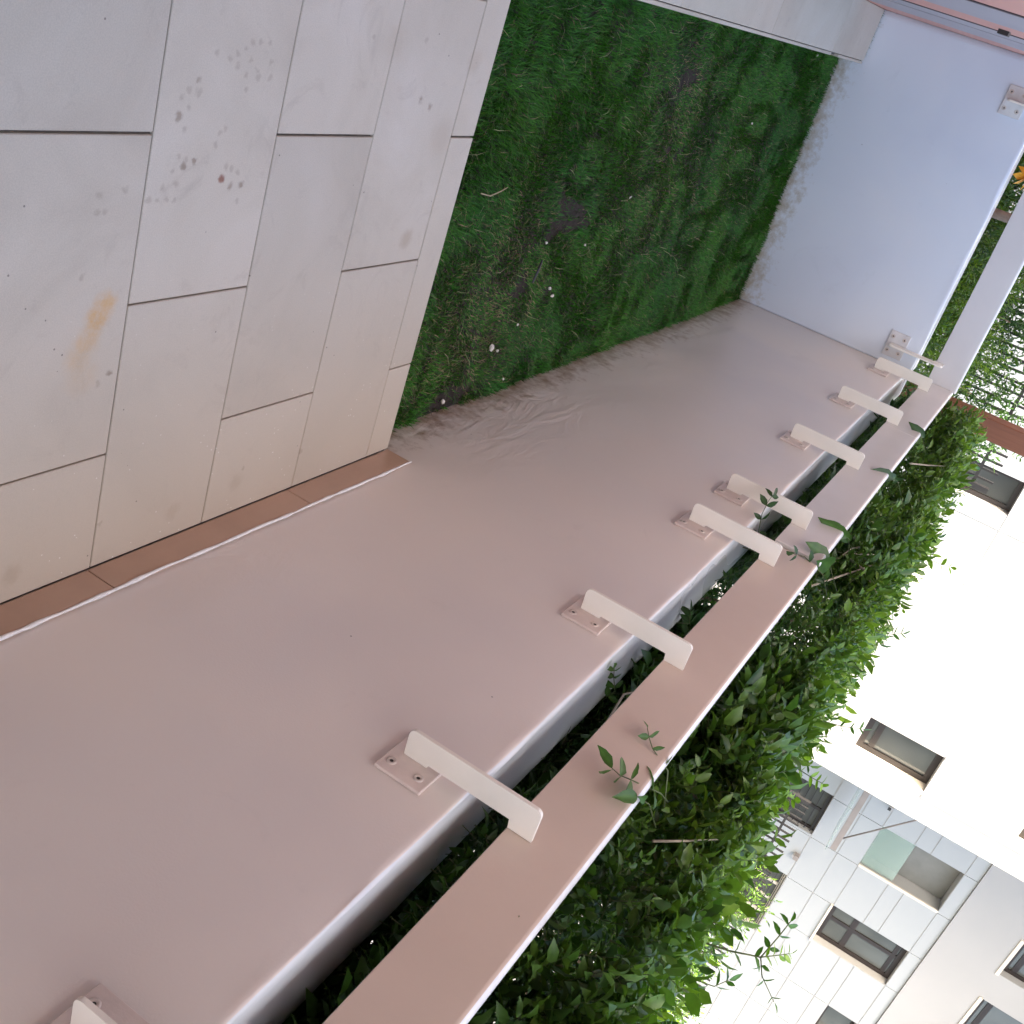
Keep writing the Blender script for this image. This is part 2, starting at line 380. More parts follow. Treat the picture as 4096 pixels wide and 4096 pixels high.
def bevel_box(x0, x1, y0, y1, z0, z1, r):
    """box with chamfered edges (three sets of faces)"""
    c = [(x0 + x1) / 2, (y0 + y1) / 2, (z0 + z1) / 2]; h = [(x1 - x0) / 2, (y1 - y0) / 2, (z1 - z0) / 2]
    r = min(r, min(h) * 0.9); v = []; idx = {}
    for sx in (-1, 1):
        for sy in (-1, 1):
            for sz in (-1, 1):
                sg = (sx, sy, sz)
                for ax in range(3):
                    q = [c[i] + sg[i] * (h[i] if i == ax else h[i] - r) for i in range(3)]
                    idx[(sg, ax)] = len(v); v.append(tuple(q))
    f = []
    def quad(a): f.append(tuple(a))
    for ax in range(3):
        o1, o2 = [i for i in range(3) if i != ax]
        for s in (-1, 1):
            ring = []
            for a, b_ in ((-1, -1), (1, -1), (1, 1), (-1, 1)):
                sg = [0, 0, 0]; sg[ax] = s; sg[o1] = a; sg[o2] = b_; ring.append(idx[(tuple(sg), ax)])
            quad(ring)
        for a in (-1, 1):
            for b_ in (-1, 1):
                sg1 = [0, 0, 0]; sg1[o1] = a; sg1[o2] = b_; sg1[ax] = -1; sg2 = list(sg1); sg2[ax] = 1
                quad((idx[(tuple(sg1), o1)], idx[(tuple(sg2), o1)], idx[(tuple(sg2), o2)], idx[(tuple(sg1), o2)]))
    for sx in (-1, 1):
        for sy in (-1, 1):
            for sz in (-1, 1):
                f.append(tuple(idx[((sx, sy, sz), a)] for a in range(3)))
    # consistent outward winding
    vc = Vector(c); out = []
    for q in f:
        P = [Vector(v[i]) for i in q]; nrm = (P[1] - P[0]).cross(P[2] - P[0]); mid = sum(P, Vector()) / len(P)
        out.append(q if nrm.dot(mid - vc) > 0 else q[::-1])
    return v, out

def smooth_noise1(x, seed, scale):
    g = np.random.default_rng(seed).normal(size=4000)
    t = (np.asarray(x) + 50) / scale; i = np.floor(t).astype(int); fr = t - i; fr = fr * fr * (3 - 2 * fr)
    return g[i] * (1 - fr) + g[i + 1] * fr

# ------------------------------------------------------------------ ground outside
XA, YB, TOPA, TOPB, LAWN = 1.301, 5.72, 0.862, 0.872, -0.065
gb = MB(); S = 260
gb.box(-S, S, -S, S, -0.75, -0.70)
g = gb.make('ground', 'street'); tag(g, kind='structure')

# ------------------------------------------------------------------ terrace paving
pav = link('paving', mesh('paving', box_v(-0.18, XA - 0.001, -3.0, 2.383, -0.5, -0.009), BOXF, 'mortar')); tag(pav, kind='structure')
rows = [2.385, 2.285]
yy = 1.9795
while yy > -2.9: rows.append(yy); yy -= 0.3035
for i in range(len(rows) - 1):
    y1, y0 = rows[i], rows[i + 1]
    if i == 0: y1 -= 0.0005
    xs = [0.446, 1.036] if i % 2 == 0 else [0.150, 0.742]
    if i % 2 == 0: xs = [-0.144] + xs
    edges = [-0.178] + xs + [XA - 0.011]
    for j in range(len(edges) - 1):
        x0, x1 = edges[j], edges[j + 1]
        if x1 - x0 < 0.02: continue
        jx = 0.0022 if abs(x0 - 0.446) < 0.01 else 0.0016
        jx1 = 0.0022 if abs(x1 - 0.446) < 0.01 else 0.0016
        dz = random.uniform(-0.0006, 0.0006)
        v, f = bevel_box(x0 + jx, x1 - (jx1 if j < len(edges) - 2 else 0.0008), y0 + 0.0013, y1 - (0.0013 if i else 0), -0.03, dz, 0.0016)
        part('paving_slab', v, f, 'limestone', pav)

# raised stone ledge along the house, beside the lawn
led = link('ledge', mesh('ledge', box_v(-0.18, 0.062, 2.387, YB - 0.004, -0.5, 0.028), BOXF, 'mortar'))
tag(led, kind='structure')
for y0, y1 in ((2.39, 3.262), (3.262, 4.176), (4.176, 5.09), (5.09, YB - 0.014)):
    v, f = bevel_box(-0.178, 0.052, y0 + 0.0015, y1 - 0.0015, 0.0, 0.049, 0.002); part('coping_slab', v, f, 'limestone', led)
    v, f = bevel_box(0.0545, 0.066, y0 + 0.001 + 0.13, y1 - 0.001 + (0.13 if y1 < 5 else 0), -0.2, 0.0475, 0.0015); part('edge_strip', v, f, 'limestone', led)

# ------------------------------------------------------------------ garden walls
def wall_run(name, along, a0, a1, face, thick, ztop, zbot, mat, seed):
    """wall with softly uneven arrises; along = 'y' (face looks to -x) or 'x' (face looks to -y)"""
    st = np.arange(a0, a1 + 0.0301, 0.03); st[-1] = a1; N = len(st)
    # (depth, height, unevenness, takes the sky-paled top colour)
    prof = [(0.0, zbot, 0, 0), (0.0, -0.05, 0, 0), (0.0, 0.4, 0, 0), (0.0, ztop - 0.06, 0, 0), (0.0, ztop - 0.018, 0, 0), (0.0, ztop - 0.008, 1, 0),
            (0.0012, ztop - 0.0035, 1, 1), (0.004, ztop - 0.0008, 1, 1), (0.008, ztop, 1, 1), (0.020, ztop + 0.0004, 0, 1), (0.050, ztop + 0.0004, 0, 1),
            (thick - 0.05, ztop, 0, 1), (thick - 0.018, ztop - 0.0004, 0, 1), (thick - 0.006, ztop - 0.004, 1, 1), (thick, ztop - 0.016, 1, 1), (thick, ztop - 0.06, 0, 1), (thick, zbot, 0, 1)]
    V = []
    for k, (d, z, un, _) in enumerate(prof):
        nz = smooth_noise1(st, seed + k, 0.11) * 0.0010 * un + smooth_noise1(st, seed + 99, 0.9) * 0.0010
        nd = smooth_noise1(st, seed + 40 + k, 0.08) * 0.0008 * un
        dd = face + d + nd; zz = z + (nz if z > 0.5 else 0)
        V.append(np.stack([dd + 0 * st, st, zz + 0 * st], 1) if along == 'y' else np.stack([st, dd + 0 * st, zz + 0 * st], 1))
    V = np.concatenate(V); F = []
    for k in range(len(prof) - 1):
        for i in range(N - 1):
            q = (k * N + i, k * N + i + 1, (k + 1) * N + i + 1, (k + 1) * N + i)
            F.append(q[::-1] if along == 'y' else q)
    F.append(tuple(k * N for k in range(len(prof)))); F.append(tuple(k * N + N - 1 for k in range(len(prof)))[::-1])
    me = mesh(name, V, F, mat); me.materials.append(MATS['paint_top_sky_sheen'])
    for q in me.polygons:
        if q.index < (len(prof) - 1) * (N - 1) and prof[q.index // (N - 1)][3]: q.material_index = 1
    return me
def shade_smooth_by_angle(me):
    me.polygons.foreach_set('use_smooth', [True] * len(me.polygons)); me.update()
wa_root = thing('garden_wall', (XA, 2.4, -0.7), 'long low painted garden wall with brown skirting, running beside the paving and lawn', 'wall')
me = wall_run('wall_body', 'y', -3.0, YB + 0.18, XA, 0.178, TOPA, -0.7, 'paint_warm', 5); shade_smooth_by_angle(me)
link('wall_body', me, wa_root, (-XA, -2.4, 0.7))
wb_root = thing('garden_wall', (0.5, YB, -0.7), 'short white end wall, tinted with painted skylight, closing the far end of the lawn', 'wall')
me = wall_run('wall_body', 'x', -0.179, XA - 0.0012, YB, 0.19, TOPB, -0.7, 'paint_cool_skylight', 25); shade_smooth_by_angle(me)
link('wall_body', me, wb_root, (-0.5, -YB, 0.7))
# brown skirting tiles and their bead of sealant
for y0, y1 in ((-3.0, -1.02), (-1.02, -0.426), (-0.426, 0.17), (0.17, 0.768), (0.768, 1.365), (1.365, 1.962), (1.962, 2.384)):
    v, f = bevel_box(XA - 0.0105, XA - 0.0006, y0 + 0.0012, y1 - 0.0012, 0.0012, 0.0745, 0.0012)
    v = [(a - XA, b_ - 2.4, c + 0.7) for a, b_, c in v]
    part('skirting_tile', v, f, 'skirting_stone', wa_root)
yy = np.arange(-3.0, 2.40, 0.012); bd = MB()
zz = 0.0775 + smooth_noise1(yy, 3, 0.05) * 0.0008 + np.clip((yy - 1.9) * 0.004, 0, 1)
rr = np.clip(0.0036 + smooth_noise1(yy, 4, 0.03) * 0.0008, 0.002, 0.006)
xx = XA - 0.0085 + smooth_noise1(yy, 6, 0.06) * 0.0008
bd.tube([(xx[i] - XA, yy[i] - 2.4, zz[i] + 0.7) for i in range(len(yy))], list(rr), 6)
bd.make('sealant_bead', 'sealant', wa_root, True)

# ------------------------------------------------------------------ handrails on brackets
def web_mesh():
    """flat C-shaped bracket; local x = out from the wall face, y = thickness, z = height from the foot"""
    R_ = 0.013; o = 0.066; pts = []
    def arc(cx, cz, a0, a1):
        for k in range(6):
            a = math.radians(a0 + (a1 - a0) * k / 5); pts.append((cx + R_ * math.cos(a), cz + R_ * math.sin(a)))
    pts.append((0.0085, 0.0)); arc(o - R_, R_ * 0.9, -90, 0); arc(o - R_, 0.273 - R_, 0, 90)
    pts += [(-0.0025, 0.273), (-0.0025, 0.225), (0.0150, 0.2225), (0.0150, 0.0515), (0.0085, 0.049)]
    V = []; t = 0.004
    N = len(pts); inner = []
    c = 0.0012
    for s in (-1, 1):
        for x, z in pts: V.append((x, s * t, z))
    F = [tuple(range(N)), tuple(range(N, 2 * N))[::-1]]
    for i in range(N):
        j = (i + 1) % N; F.append((i, i + N, j + N, j))
    return V, F
wv, wf = web_mesh(); WEB = mesh('bracket', wv, wf, 'bracket_paint')
pv_, pf_ = bevel_box(0.0005, 0.008, -0.064, 0.064, -0.022, 0.076, 0.0015)
PLATE = mesh('base_plate', pv_, pf_, 'plate_paint'); PLATE_G = mesh('base_plate', pv_, pf_, 'plate_paint_grey')
def bolt_mesh():
    mb = MB(); n_ = 12; rings = [(0.0100, 0.0078), (0.0092, 0.0098), (0.0060, 0.0100), (0.0036, 0.0086), (0.0028, 0.0084)]
    V = []; F = []
    for r_, x in rings:
        for k in range(n_):
            a = 2 * math.pi * k / n_; V.append((x, r_ * math.cos(a), r_ * math.sin(a)))
    for i in range(len(rings) - 1):
        for k in range(n_):
            F.append((i * n_ + k, i * n_ + (k + 1) % n_, (i + 1) * n_ + (k + 1) % n_, (i + 1) * n_ + k))
    F.append(tuple((len(rings) - 1) * n_ + k for k in range(n_)))
    me = mesh('bolt', V, F, 'bolt_paint', True); me.materials.append(MATS['bolt_hole'])
    for p_ in me.polygons:
        if p_.index >= 3 * n_: p_.material_index = 1
    return me
BOLT = bolt_mesh()
def add_bracket(root, pos, facing):
    rz = math.pi if facing == '-x' else -math.pi / 2
    w = link('bracket', WEB, root, Vector(pos) - Vector(root.location), rz)
    link('base_plate', PLATE if facing == '-x' else PLATE_G, w)
    for sy in (-1, 1):
        for z in (-0.004, 0.054): link('bolt', BOLT, w, (0, sy * 0.036, z))
def rail_bar(root, x0, x1, y0, y1, z0, z1, mat):
    # flat bar whose upper inner edge is rolled over; x0..x1 / y0..y1 give the thin direction
    L = root.location; R_ = 0.0125; thin_x = (x1 - x0) < (y1 - y0)
    t0, t1, a0, a1 = (x0, x1 + 0.006, y0, y1) if thin_x else (y0, y1 + 0.006, x0, x1)
    prof = [(t0 + 0.002, z0), (t0, z0 + 0.002)]
    for k in range(7):
        a = math.radians(90.0 * k / 6); prof.append((t0 + R_ - R_ * math.cos(a), z1 - R_ + R_ * math.sin(a)))
    prof += [(t1 - 0.002, z1), (t1, z1 - 0.002), (t1, z0 + 0.002), (t1 - 0.002, z0)]
    n0 = len(prof); st = [a0, a0 + 0.003] + list(np.linspace(a0 + 0.01, a1 - 0.01, max(3, int((a1 - a0) / 0.12)))) + [a1 - 0.003, a1]; V = []; F = []
    wz = smooth_noise1(np.array(st), int(a0 * 10) % 50 + 3, 0.4) * 0.0006; wt_ = smooth_noise1(np.array(st), int(a1 * 10) % 50 + 9, 0.5) * 0.0005
    cz = (z0 + z1) / 2; ct = (t0 + t1) / 2
    for i, a in enumerate(st):
        q = 0.985 if i in (0, len(st) - 1) else 1.0
        for t, z in prof:
            tt = ct + (t - ct) * (0.75 if q < 1 else 1) + wt_[i]; z_ = cz + (z - cz) * q + wz[i]
            V.append((tt - L.x, a - L.y, z_ - L.z) if thin_x else (a - L.x, tt - L.y, z_ - L.z))
    for i in range(len(st) - 1):
        for k in range(n0):
            k2 = (k + 1) % n0; q = (i * n0 + k, i * n0 + k2, (i + 1) * n0 + k2, (i + 1) * n0 + k); F.append(q if thin_x else q[::-1])
    e0 = tuple(range(n0)); e1 = tuple((len(st) - 1) * n0 + k for k in range(n0))
    F.append(e0[::-1] if thin_x else e0); F.append(e1 if thin_x else e1[::-1])
    o = part('bar', V, F, mat, root)
    o.data.materials.append(MATS['rail_edge_sky_sheen'])
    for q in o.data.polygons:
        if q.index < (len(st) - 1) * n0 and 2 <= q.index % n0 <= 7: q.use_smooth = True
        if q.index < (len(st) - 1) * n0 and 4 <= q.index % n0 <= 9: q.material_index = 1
    return o
r1 = thing('handrail', (XA, 1.0, 0.862), 'flat cream handrail above the long wall, length nearest the paving', 'handrail', 'handrails on the garden walls')
rail_bar(r1, 1.3040, 1.3150, -3.0, 3.052, 0.950, 1.098, 'rail_paint')
for y in (-0.74, -0.02, 0.700, 1.4294, 2.166, 2.898): add_bracket(r1, (XA, y, 0.727), '-x')
r2 = thing('handrail', (XA, 4.4, 0.862), 'flat cream handrail above the long wall, second length that reaches the corner', 'handrail', 'handrails on the garden walls')
rail_bar(r2, 1.2975, 1.3085, 3.066, 4.688, 0.951, 1.0985, 'rail_paint_light')
rail_bar(r2, 1.2985, 1.3095, 4.691, 5.7235, 0.953, 1.100, 'rail_paint_light')
for y in (3.240, 3.985, 4.745, 5.505): add_bracket(r2, (XA, y, 0.727), '-x')
r3 = thing('handrail', (0.5, YB, 0.872), 'flat pale grey handrail above the short end wall', 'handrail', 'handrails on the garden walls')
rail_bar(r3, -0.175, 1.3085, YB + 0.0045, YB + 0.0155, 0.962, 1.111, 'rail_paint_grey')
for x in (0.008, 1.199): add_bracket(r3, (x, YB, 0.727), '-y')

# ------------------------------------------------------------------ lawn
def vnoise(x, y, sc, seed):
    r_ = np.random.default_rng(seed); G = r_.random((128, 128))
    u = (x + 20) / sc; v = (y + 20) / sc; i = np.floor(u).astype(int); j = np.floor(v).astype(int); a = u - i; b_ = v - j
    a = a * a * (3 - 2 * a); b_ = b_ * b_ * (3 - 2 * b_)
    g = lambda p_, q_: G[p_ % 128, q_ % 128]
    return (g(i, j) * (1 - a) + g(i + 1, j) * a) * (1 - b_) + (g(i, j + 1) * (1 - a) + g(i + 1, j + 1) * a) * b_
LX0, LX1, LY0, LY1 = 0.066, XA, 2.385, YB
def lawn_z(x, y):
    return LAWN - 0.012 + (vnoise(x, y, 0.35, 1) - 0.5) * 0.012 + (vnoise(x, y, 0.09, 2) - 0.5) * 0.004
gx = np.linspace(LX0, LX1 + 0.02, 60); gy = np.linspace(LY0, LY1 + 0.02, 150); GX, GY = np.meshgrid(gx, gy)
V = np.stack([GX.ravel(), GY.ravel(), lawn_z(GX.ravel(), GY.ravel())], 1); F = []
for j in range(149):
    for i in range(59): F.append((j * 60 + i, j * 60 + i + 1, (j + 1) * 60 + i + 1, (j + 1) * 60 + i))
soil = link('lawn_soil', mesh('lawn_soil', V, F, 'soil', True)); tag(soil, kind='structure')

def build_blades(name, P, H, W, YAW, LEAN, TINT, mat, parent=None):
    """many grass blades in one mesh: two quads and a tip each"""
    N = len(P)
    side = np.stack([np.cos(YAW), np.sin(YAW), 0 * YAW], 1); fwd = np.stack([-np.sin(YAW), np.cos(YAW), 0 * YAW], 1)
    up = np.array([0, 0, 1.0])
    def at(t):
        return P + up * (H * (t - 0.38 * LEAN * t * t))[:, None] + fwd * (H * LEAN * t * t)[:, None]
    v = np.empty((N, 5, 3)); w = W[:, None] / 2
    v[:, 0] = at(0) - side * w; v[:, 1] = at(0) + side * w
    v[:, 2] = at(0.55) + side * w * 0.75; v[:, 3] = at(0.55) - side * w * 0.75; v[:, 4] = at(1.0)
    me = bpy.data.meshes.new(name); me.vertices.add(N * 5); me.vertices.foreach_set('co', v.ravel())
    base = np.arange(N)[:, None] * 5
    q = (base + np.array([0, 1, 2, 3])).astype(np.int32); t = (base + np.array([3, 2, 4])).astype(np.int32)
    loops = np.concatenate([q, t], 1).ravel(); me.loops.add(len(loops)); me.loops.foreach_set('vertex_index', loops)
    ls = (np.arange(N)[:, None] * 7 + np.array([0, 4])).ravel().astype(np.int32)
    me.polygons.add(N * 2); me.polygons.foreach_set('loop_start', ls)
    me.polygons.foreach_set('use_smooth', np.ones(N * 2, bool))
    at_ = me.attributes.new('tint', 'FLOAT_COLOR', 'POINT')
    c = np.ones((N, 5, 4)); c[:, :, :3] = TINT[:, None, :]
    at_.data.foreach_set('color', c.ravel()); me.materials.append(MATS[mat]); me.update(calc_edges=True); me.validate()
    return link(name, me, parent)
NB = 170000
bx = rng.uniform(LX0 + 0.002, LX1 - 0.001, NB); by = rng.uniform(LY0 + 0.002, LY1 - 0.002, NB)
def spot(x, y, cx, cy, rx, ry, ang=0.0):
    c, s = math.cos(ang), math.sin(ang); u = (x - cx) * c + (y - cy) * s; v = -(x - cx) * s + (y - cy) * c
    return np.exp(-((u / rx) ** 2 + (v / ry) ** 2))
rag = vnoise(bx, by, 0.05, 5) - 0.5
bare = spot(bx, by, 0.70, 3.25, 0.050, 0.17, -0.35) + spot(bx, by, 0.76, 3.16, 0.05, 0.09) + 0.8 * spot(bx, by, 0.514, 3.956, 0.04, 0.10) \
     + 0.75 * spot(bx, by, 0.126, 2.95, 0.03, 0.05) + 0.9 * spot(bx, by, 1.27, 2.80, 0.05, 0.22) + 0.5 * spot(bx, by, 0.28, 3.88, 0.05, 0.10) \
     + 0.55 * spot(bx, by, 0.98, 3.27, 0.05, 0.10) + 0.6 * spot(bx, by, 0.93, 3.05, 0.03, 0.07)
dry = spot(bx, by, 1.05, 2.85, 0.24, 0.32) + 0.9 * spot(bx, by, 0.28, 3.85, 0.13, 0.30) + 0.7 * spot(bx, by, 0.65, 3.9, 0.3, 0.35) \
    + 0.6 * spot(bx, by, 0.80, 2.95, 0.2, 0.2) + 0.5 * spot(bx, by, 0.6, 4.7, 0.25, 0.5)
keep = rng.random(NB) > np.clip((bare + rag * 1.4 - 0.50) * 3.5, 0, 0.92)
bx, by, dry, bare = bx[keep], by[keep], dry[keep], bare[keep]; n_ = len(bx)
patch = vnoise(bx, by, 0.22, 8); fine = vnoise(bx, by, 0.045, 9)
edge = np.minimum(np.minimum(bx - LX0, LX1 - bx), np.minimum(by - LY0, LY1 - by))
lush = np.clip(1.2 - (by - 2.385) / 0.9, 0, 1) * np.clip(1.15 - bx, 0.2, 1)          # longer by the paving edge
Hh = (0.0145 + 0.007 * patch + 0.016 * lush + 0.007 * fine) * rng.uniform(0.55, 1.25, n_) * (1 - 0.35 * np.clip(dry, 0, 1))
Hh += (edge < 0.03) * rng.uniform(0, 0.016, n_)
Ww = rng.uniform(0.0016, 0.0038, n_)
yaw = vnoise(bx, by, 0.15, 12) * 9 + rng.normal(0, 0.9, n_)
lean = rng.uniform(0.15, 1.1, n_)
green = np.stack([0.022 + 0.026 * patch, 0.110 + 0.055 * patch + 0.035 * fine, 0.008 + 0.006 * fine], 1) * rng.uniform(0.35, 1.55, n_)[:, None]
isdry = rng.random(n_) < np.clip(0.03 + 0.24 * dry * (0.3 + fine), 0, 0.7)
straw = np.array([0.26, 0.20, 0.10]) * rng.uniform(0.4, 1.35, n_)[:, None]
tint = np.where(isdry[:, None], straw, green)
lean = np.where(isdry, rng.uniform(0.8, 1.6, n_), lean)
ex = 800; sel = rng.integers(0, n_, ex)                                  # stray pale strands lying over the turf
bx, by = np.concatenate([bx, bx[sel]]), np.concatenate([by, by[sel]]); Hh = np.concatenate([Hh, rng.uniform(0.03, 0.06, ex)]); Ww = np.concatenate([Ww, rng.uniform(0.0012, 0.0022, ex)])
yaw = np.concatenate([yaw, rng.uniform(0, 6.28, ex)]); lean = np.concatenate([lean, rng.uniform(0.7, 1.5, ex)])
tint = np.concatenate([tint, np.array([0.30, 0.29, 0.16]) * rng.uniform(0.5, 1.5, ex)[:, None] * np.array([1, 1, 1])])
gr_o = build_blades('lawn_grass', np.stack([bx, by, lawn_z(bx, by) - 0.002], 1), Hh, Ww, yaw, lean, tint, 'grass')
tag(gr_o, 'short dark green lawn grass with dry and bare patches', 'grass', kind='stuff')

# pale stones and a dry twig lying in the grass
def stone_mesh(seed, sx, sy, sz):
    r_ = random.Random(seed); V = []; F = []; n1, n2 = 5, 8
    for i in range(n1 + 1):
        th = math.pi * i / n1
        for k in range(n2):
            a = 2 * math.pi * k / n2; q = r_.uniform(0.7, 1.15)
            V.append((sx * math.sin(th) * math.cos(a) * q, sy * math.sin(th) * math.sin(a) * q, sz * math.cos(th) * (q if 0 < i < n1 else 1)))
    for i in range(n1):
        for k in range(n2): F.append((i * n2 + k, i * n2 + (k + 1) % n2, (i + 1) * n2 + (k + 1) % n2, (i + 1) * n2 + k))
    return mesh('stone', V, F, 'stone_white')
ST = [(1.118, 2.966, 0.020, 0.015, 'largest pale stone in the lawn, lying near the long wall'),
      (1.135, 3.01, 0.011, 0.009, 'small pale stone touching the largest stone in the lawn'),
      (0.985, 3.29, 0.018, 0.009, 'flaky white stone in dry grass out in the middle of the lawn'),
      (0.955, 3.255, 0.010, 0.013, 'white chip beside the flaky stone out in the lawn'),
      (0.668, 3.673, 0.006, 0.017, 'thin white chip in the grass past the bare soil patch'),
      (0.398, 4.742, 0.010, 0.008, 'white pebble alone in the grass near the short end wall'),
      (0.79, 3.12, 0.008, 0.008, 'white crumb of stone at the edge of the bare soil patch'),
      (0.82, 3.42, 0.008, 0.011, 'grey white pebble between bare soil patch and long wall'),
      (1.06, 3.10, 0.007, 0.009, 'little white pebble in dry grass off the long wall'),
      (1.262, 2.76, 0.013, 0.016, 'dusty stone wedged where lawn grass meets the long wall'),
      (1.255, 3.12, 0.008, 0.007, 'tiny white stone in brown litter along the long wall'),
      (0.086, 5.30, 0.012, 0.012, 'round pebble in the far corner by the stone ledge')]
for i, (x, y, a, b_, lab) in enumerate(ST):
    s_ = link('stone', stone_mesh(i, a * 0.6, b_ * 0.6, min(a, b_) * 0.5), None, (x, y, float(lawn_z(np.array([x]), np.array([y]))[0]) + 0.012))
    s_.rotation_euler = (0, 0, i * 0.9); tag(s_, lab, 'stone', 'pale stones lying in the lawn')
tw = MB(); tw.tube([(0.60, 2.555, -0.030), (0.607, 2.60, -0.026), (0.598, 2.66, -0.030), (0.59, 2.70, -0.034)], [0.0016, 0.002, 0.0016, 0.001], 5)
tag(tw.make('dry_twig', 'straw'), 'thin straw coloured twig on the grass by the paving edge', 'twig')
tw = MB(); tw.tube([(0.835, 3.085, -0.045), (0.86, 3.07, -0.040), (0.905, 3.06, -0.042)], [0.003, 0.004, 0.003], 6)
tag(tw.make('bark_chip', 'black_plastic'), 'short black stick in the grass between the white stones', 'stick')
# weeds in the crack between the ledge and the end wall
wn_ = 160; wx = rng.uniform(-0.17, 0.06, wn_); wy = rng.uniform(YB - 0.011, YB - 0.004, wn_)
wt = np.array([0.05, 0.12, 0.03]) * rng.uniform(0.5, 1.5, wn_)[:, None]
wo_ = build_blades('crack_weeds', np.stack([wx, wy, np.full(wn_, 0.03)], 1), rng.uniform(0.012, 0.035, wn_), rng.uniform(0.002, 0.004, wn_), rng.uniform(0, 6.28, wn_), rng.uniform(0.2, 1, wn_), wt, 'grass')
tag(wo_, 'tiny weeds growing in the crack behind the ledge', 'weeds', kind='stuff')

# ------------------------------------------------------------------ house beside the terrace
HX = -0.18
ho = thing('house', (-3.0, 1.0, -0.7), 'salmon house with sliding door frames standing beside the terrace', 'house')
def hpart(name, x0, x1, y0, y1, z0, z1, mat, par=None):
    return part(name, box_v(x0 + 3.0, x1 + 3.0, y0 - 1.0, y1 - 1.0, z0 + 0.7, z1 + 0.7), BOXF, mat, par or ho)
HT = 3.15
hpart('wall', HX - 0.25, HX, -9.0, -1.1, -0.7, HT, 'salmon')
hpart('wall', HX - 0.25, HX, 1.2, 12.0, -0.7, HT, 'salmon')
hpart('wall', HX - 0.25, HX, -1.1, 1.2, 2.3, HT, 'salmon')
hpart('wall', HX - 7.0, HX - 6.75, -9.0, 12.0, -0.7, HT, 'salmon')
hpart('wall', HX - 6.75, HX - 0.25, -9.0, -8.75, -0.7, HT, 'salmon')
hpart('wall', HX - 6.75, HX - 0.25, 11.75, 12.0, -0.7, HT, 'salmon')
hpart('roof', HX - 7.2, HX + 0.05, -9.2, 12.2, HT, HT + 0.25, 'facade_paint')
hpart('room_floor', HX - 6.75, HX - 0.25, -8.75, 11.75, -0.30, -0.02, 'room_wall')
hpart('doorstep', HX - 0.25, HX, -1.1, 1.2, -0.30, 0.0, 'limestone')
# sliding door: grey-mauve uprights, salmon boards between them, dark grooves
dr = hpart('door_frame', HX, HX + 0.004, 4.62, 5.19, 0.05, 2.35, 'mauve_metal')
hpart('groove', HX - 0.001, HX + 0.0022, 5.192, 5.225, 0.05, 2.35, 'dark_gap')
hpart('door_stile', HX, HX + 0.0025, 4.33, 4.615, 0.05, 2.35, 'mauve_metal')
hpart('groove', HX - 0.001, HX + 0.0015, 4.30, 4.328, 0.05, 2.35, 'dark_gap')
hpart('door_stile', HX, HX + 0.003, 3.24, 3.86, 0.05, 2.35, 'mauve_metal')
hpart('groove', HX - 0.001, HX + 0.002, 3.20, 3.237, 0.05, 2.35, 'dark_gap')
hpart('latch', HX, HX + 0.014, 4.14, 4.19, 0.765, 0.80, 'black_plastic')

# ------------------------------------------------------------------ timber post outside the corner
pr = thing('timber_post', (1.66, 6.86, -0.7), 'brown square timber post rising behind the wall corner', 'post')
v, f = bevel_box(-0.062, 0.062, -0.062, 0.062, 0.0, 3.6, 0.004); part('shaft', v, f, 'timber', pr)
v, f = bevel_box(-0.085, 0.085, -0.085, 0.085, -0.02, 0.25, 0.01); part('shoe', v, f, 'canopy_steel', pr)

# ------------------------------------------------------------------ leaves
LEAF_V = np.array([(0, 0, 0), (0.22, 0.36, 0.10), (0.62, 0.42, 0.10), (1.0, 0, -0.06), (0.62, -0.42, 0.10), (0.22, -0.36, 0.10), (0.24, 0, 0.0), (0.62, 0, 0.02)])
LEAF_F = [(0, 6, 1), (0, 5, 6), (6, 7, 2, 1), (5, 4, 7, 6), (7, 3, 2), (4, 3, 7)]
def frames(D, roll):
    D = D / np.linalg.norm(D, axis=1)[:, None]
    up = np.tile(np.array([0, 0, 1.0]), (len(D), 1)); up[np.abs(D[:, 2]) > 0.97] = (1, 0, 0)
    S_ = np.cross(up, D); S_ /= np.linalg.norm(S_, axis=1)[:, None]; N_ = np.cross(D, S_)
    c, s = np.cos(roll)[:, None], np.sin(roll)[:, None]
    return D, S_ * c + N_ * s, N_ * c - S_ * s
def leaf_cloud(name, P, D, L, Wd, roll, tint, parent, mat='leaf', curl=None):
    N = len(P); D, S_, N_ = frames(D, roll)
    curl = np.zeros(N) if curl is None else curl
    x = LEAF_V[:, 0]; y = LEAF_V[:, 1]; z = LEAF_V[:, 2]
    zz = z[None] - curl[:, None] * (x ** 2)[None]
    v = P[:, None] + D[:, None] * (L[:, None] * x[None])[..., None] + S_[:, None] * (Wd[:, None] * y[None])[..., None] + N_[:, None] * (L[:, None] * zz)[..., None]
    me = bpy.data.meshes.new(name); me.vertices.add(N * 8); me.vertices.foreach_set('co', v.ravel())
    lt = np.array([i for f in LEAF_F for i in f]); st = np.cumsum([0] + [len(f) for f in LEAF_F])[:-1]; nl = len(lt)
    me.loops.add(N * nl); me.loops.foreach_set('vertex_index', (np.arange(N)[:, None] * 8 + lt).ravel().astype(np.int32))
    me.polygons.add(N * len(LEAF_F)); me.polygons.foreach_set('loop_start', (np.arange(N)[:, None] * nl + st).ravel().astype(np.int32))
    a = me.attributes.new('tint', 'FLOAT_COLOR', 'POINT'); c = np.ones((N, 8, 4)); c[:, :, :3] = tint[:, None, :]
    a.data.foreach_set('color', c.ravel()); me.materials.append(MATS[mat]); me.update(calc_edges=True); me.validate()
    return link(name, me, parent)
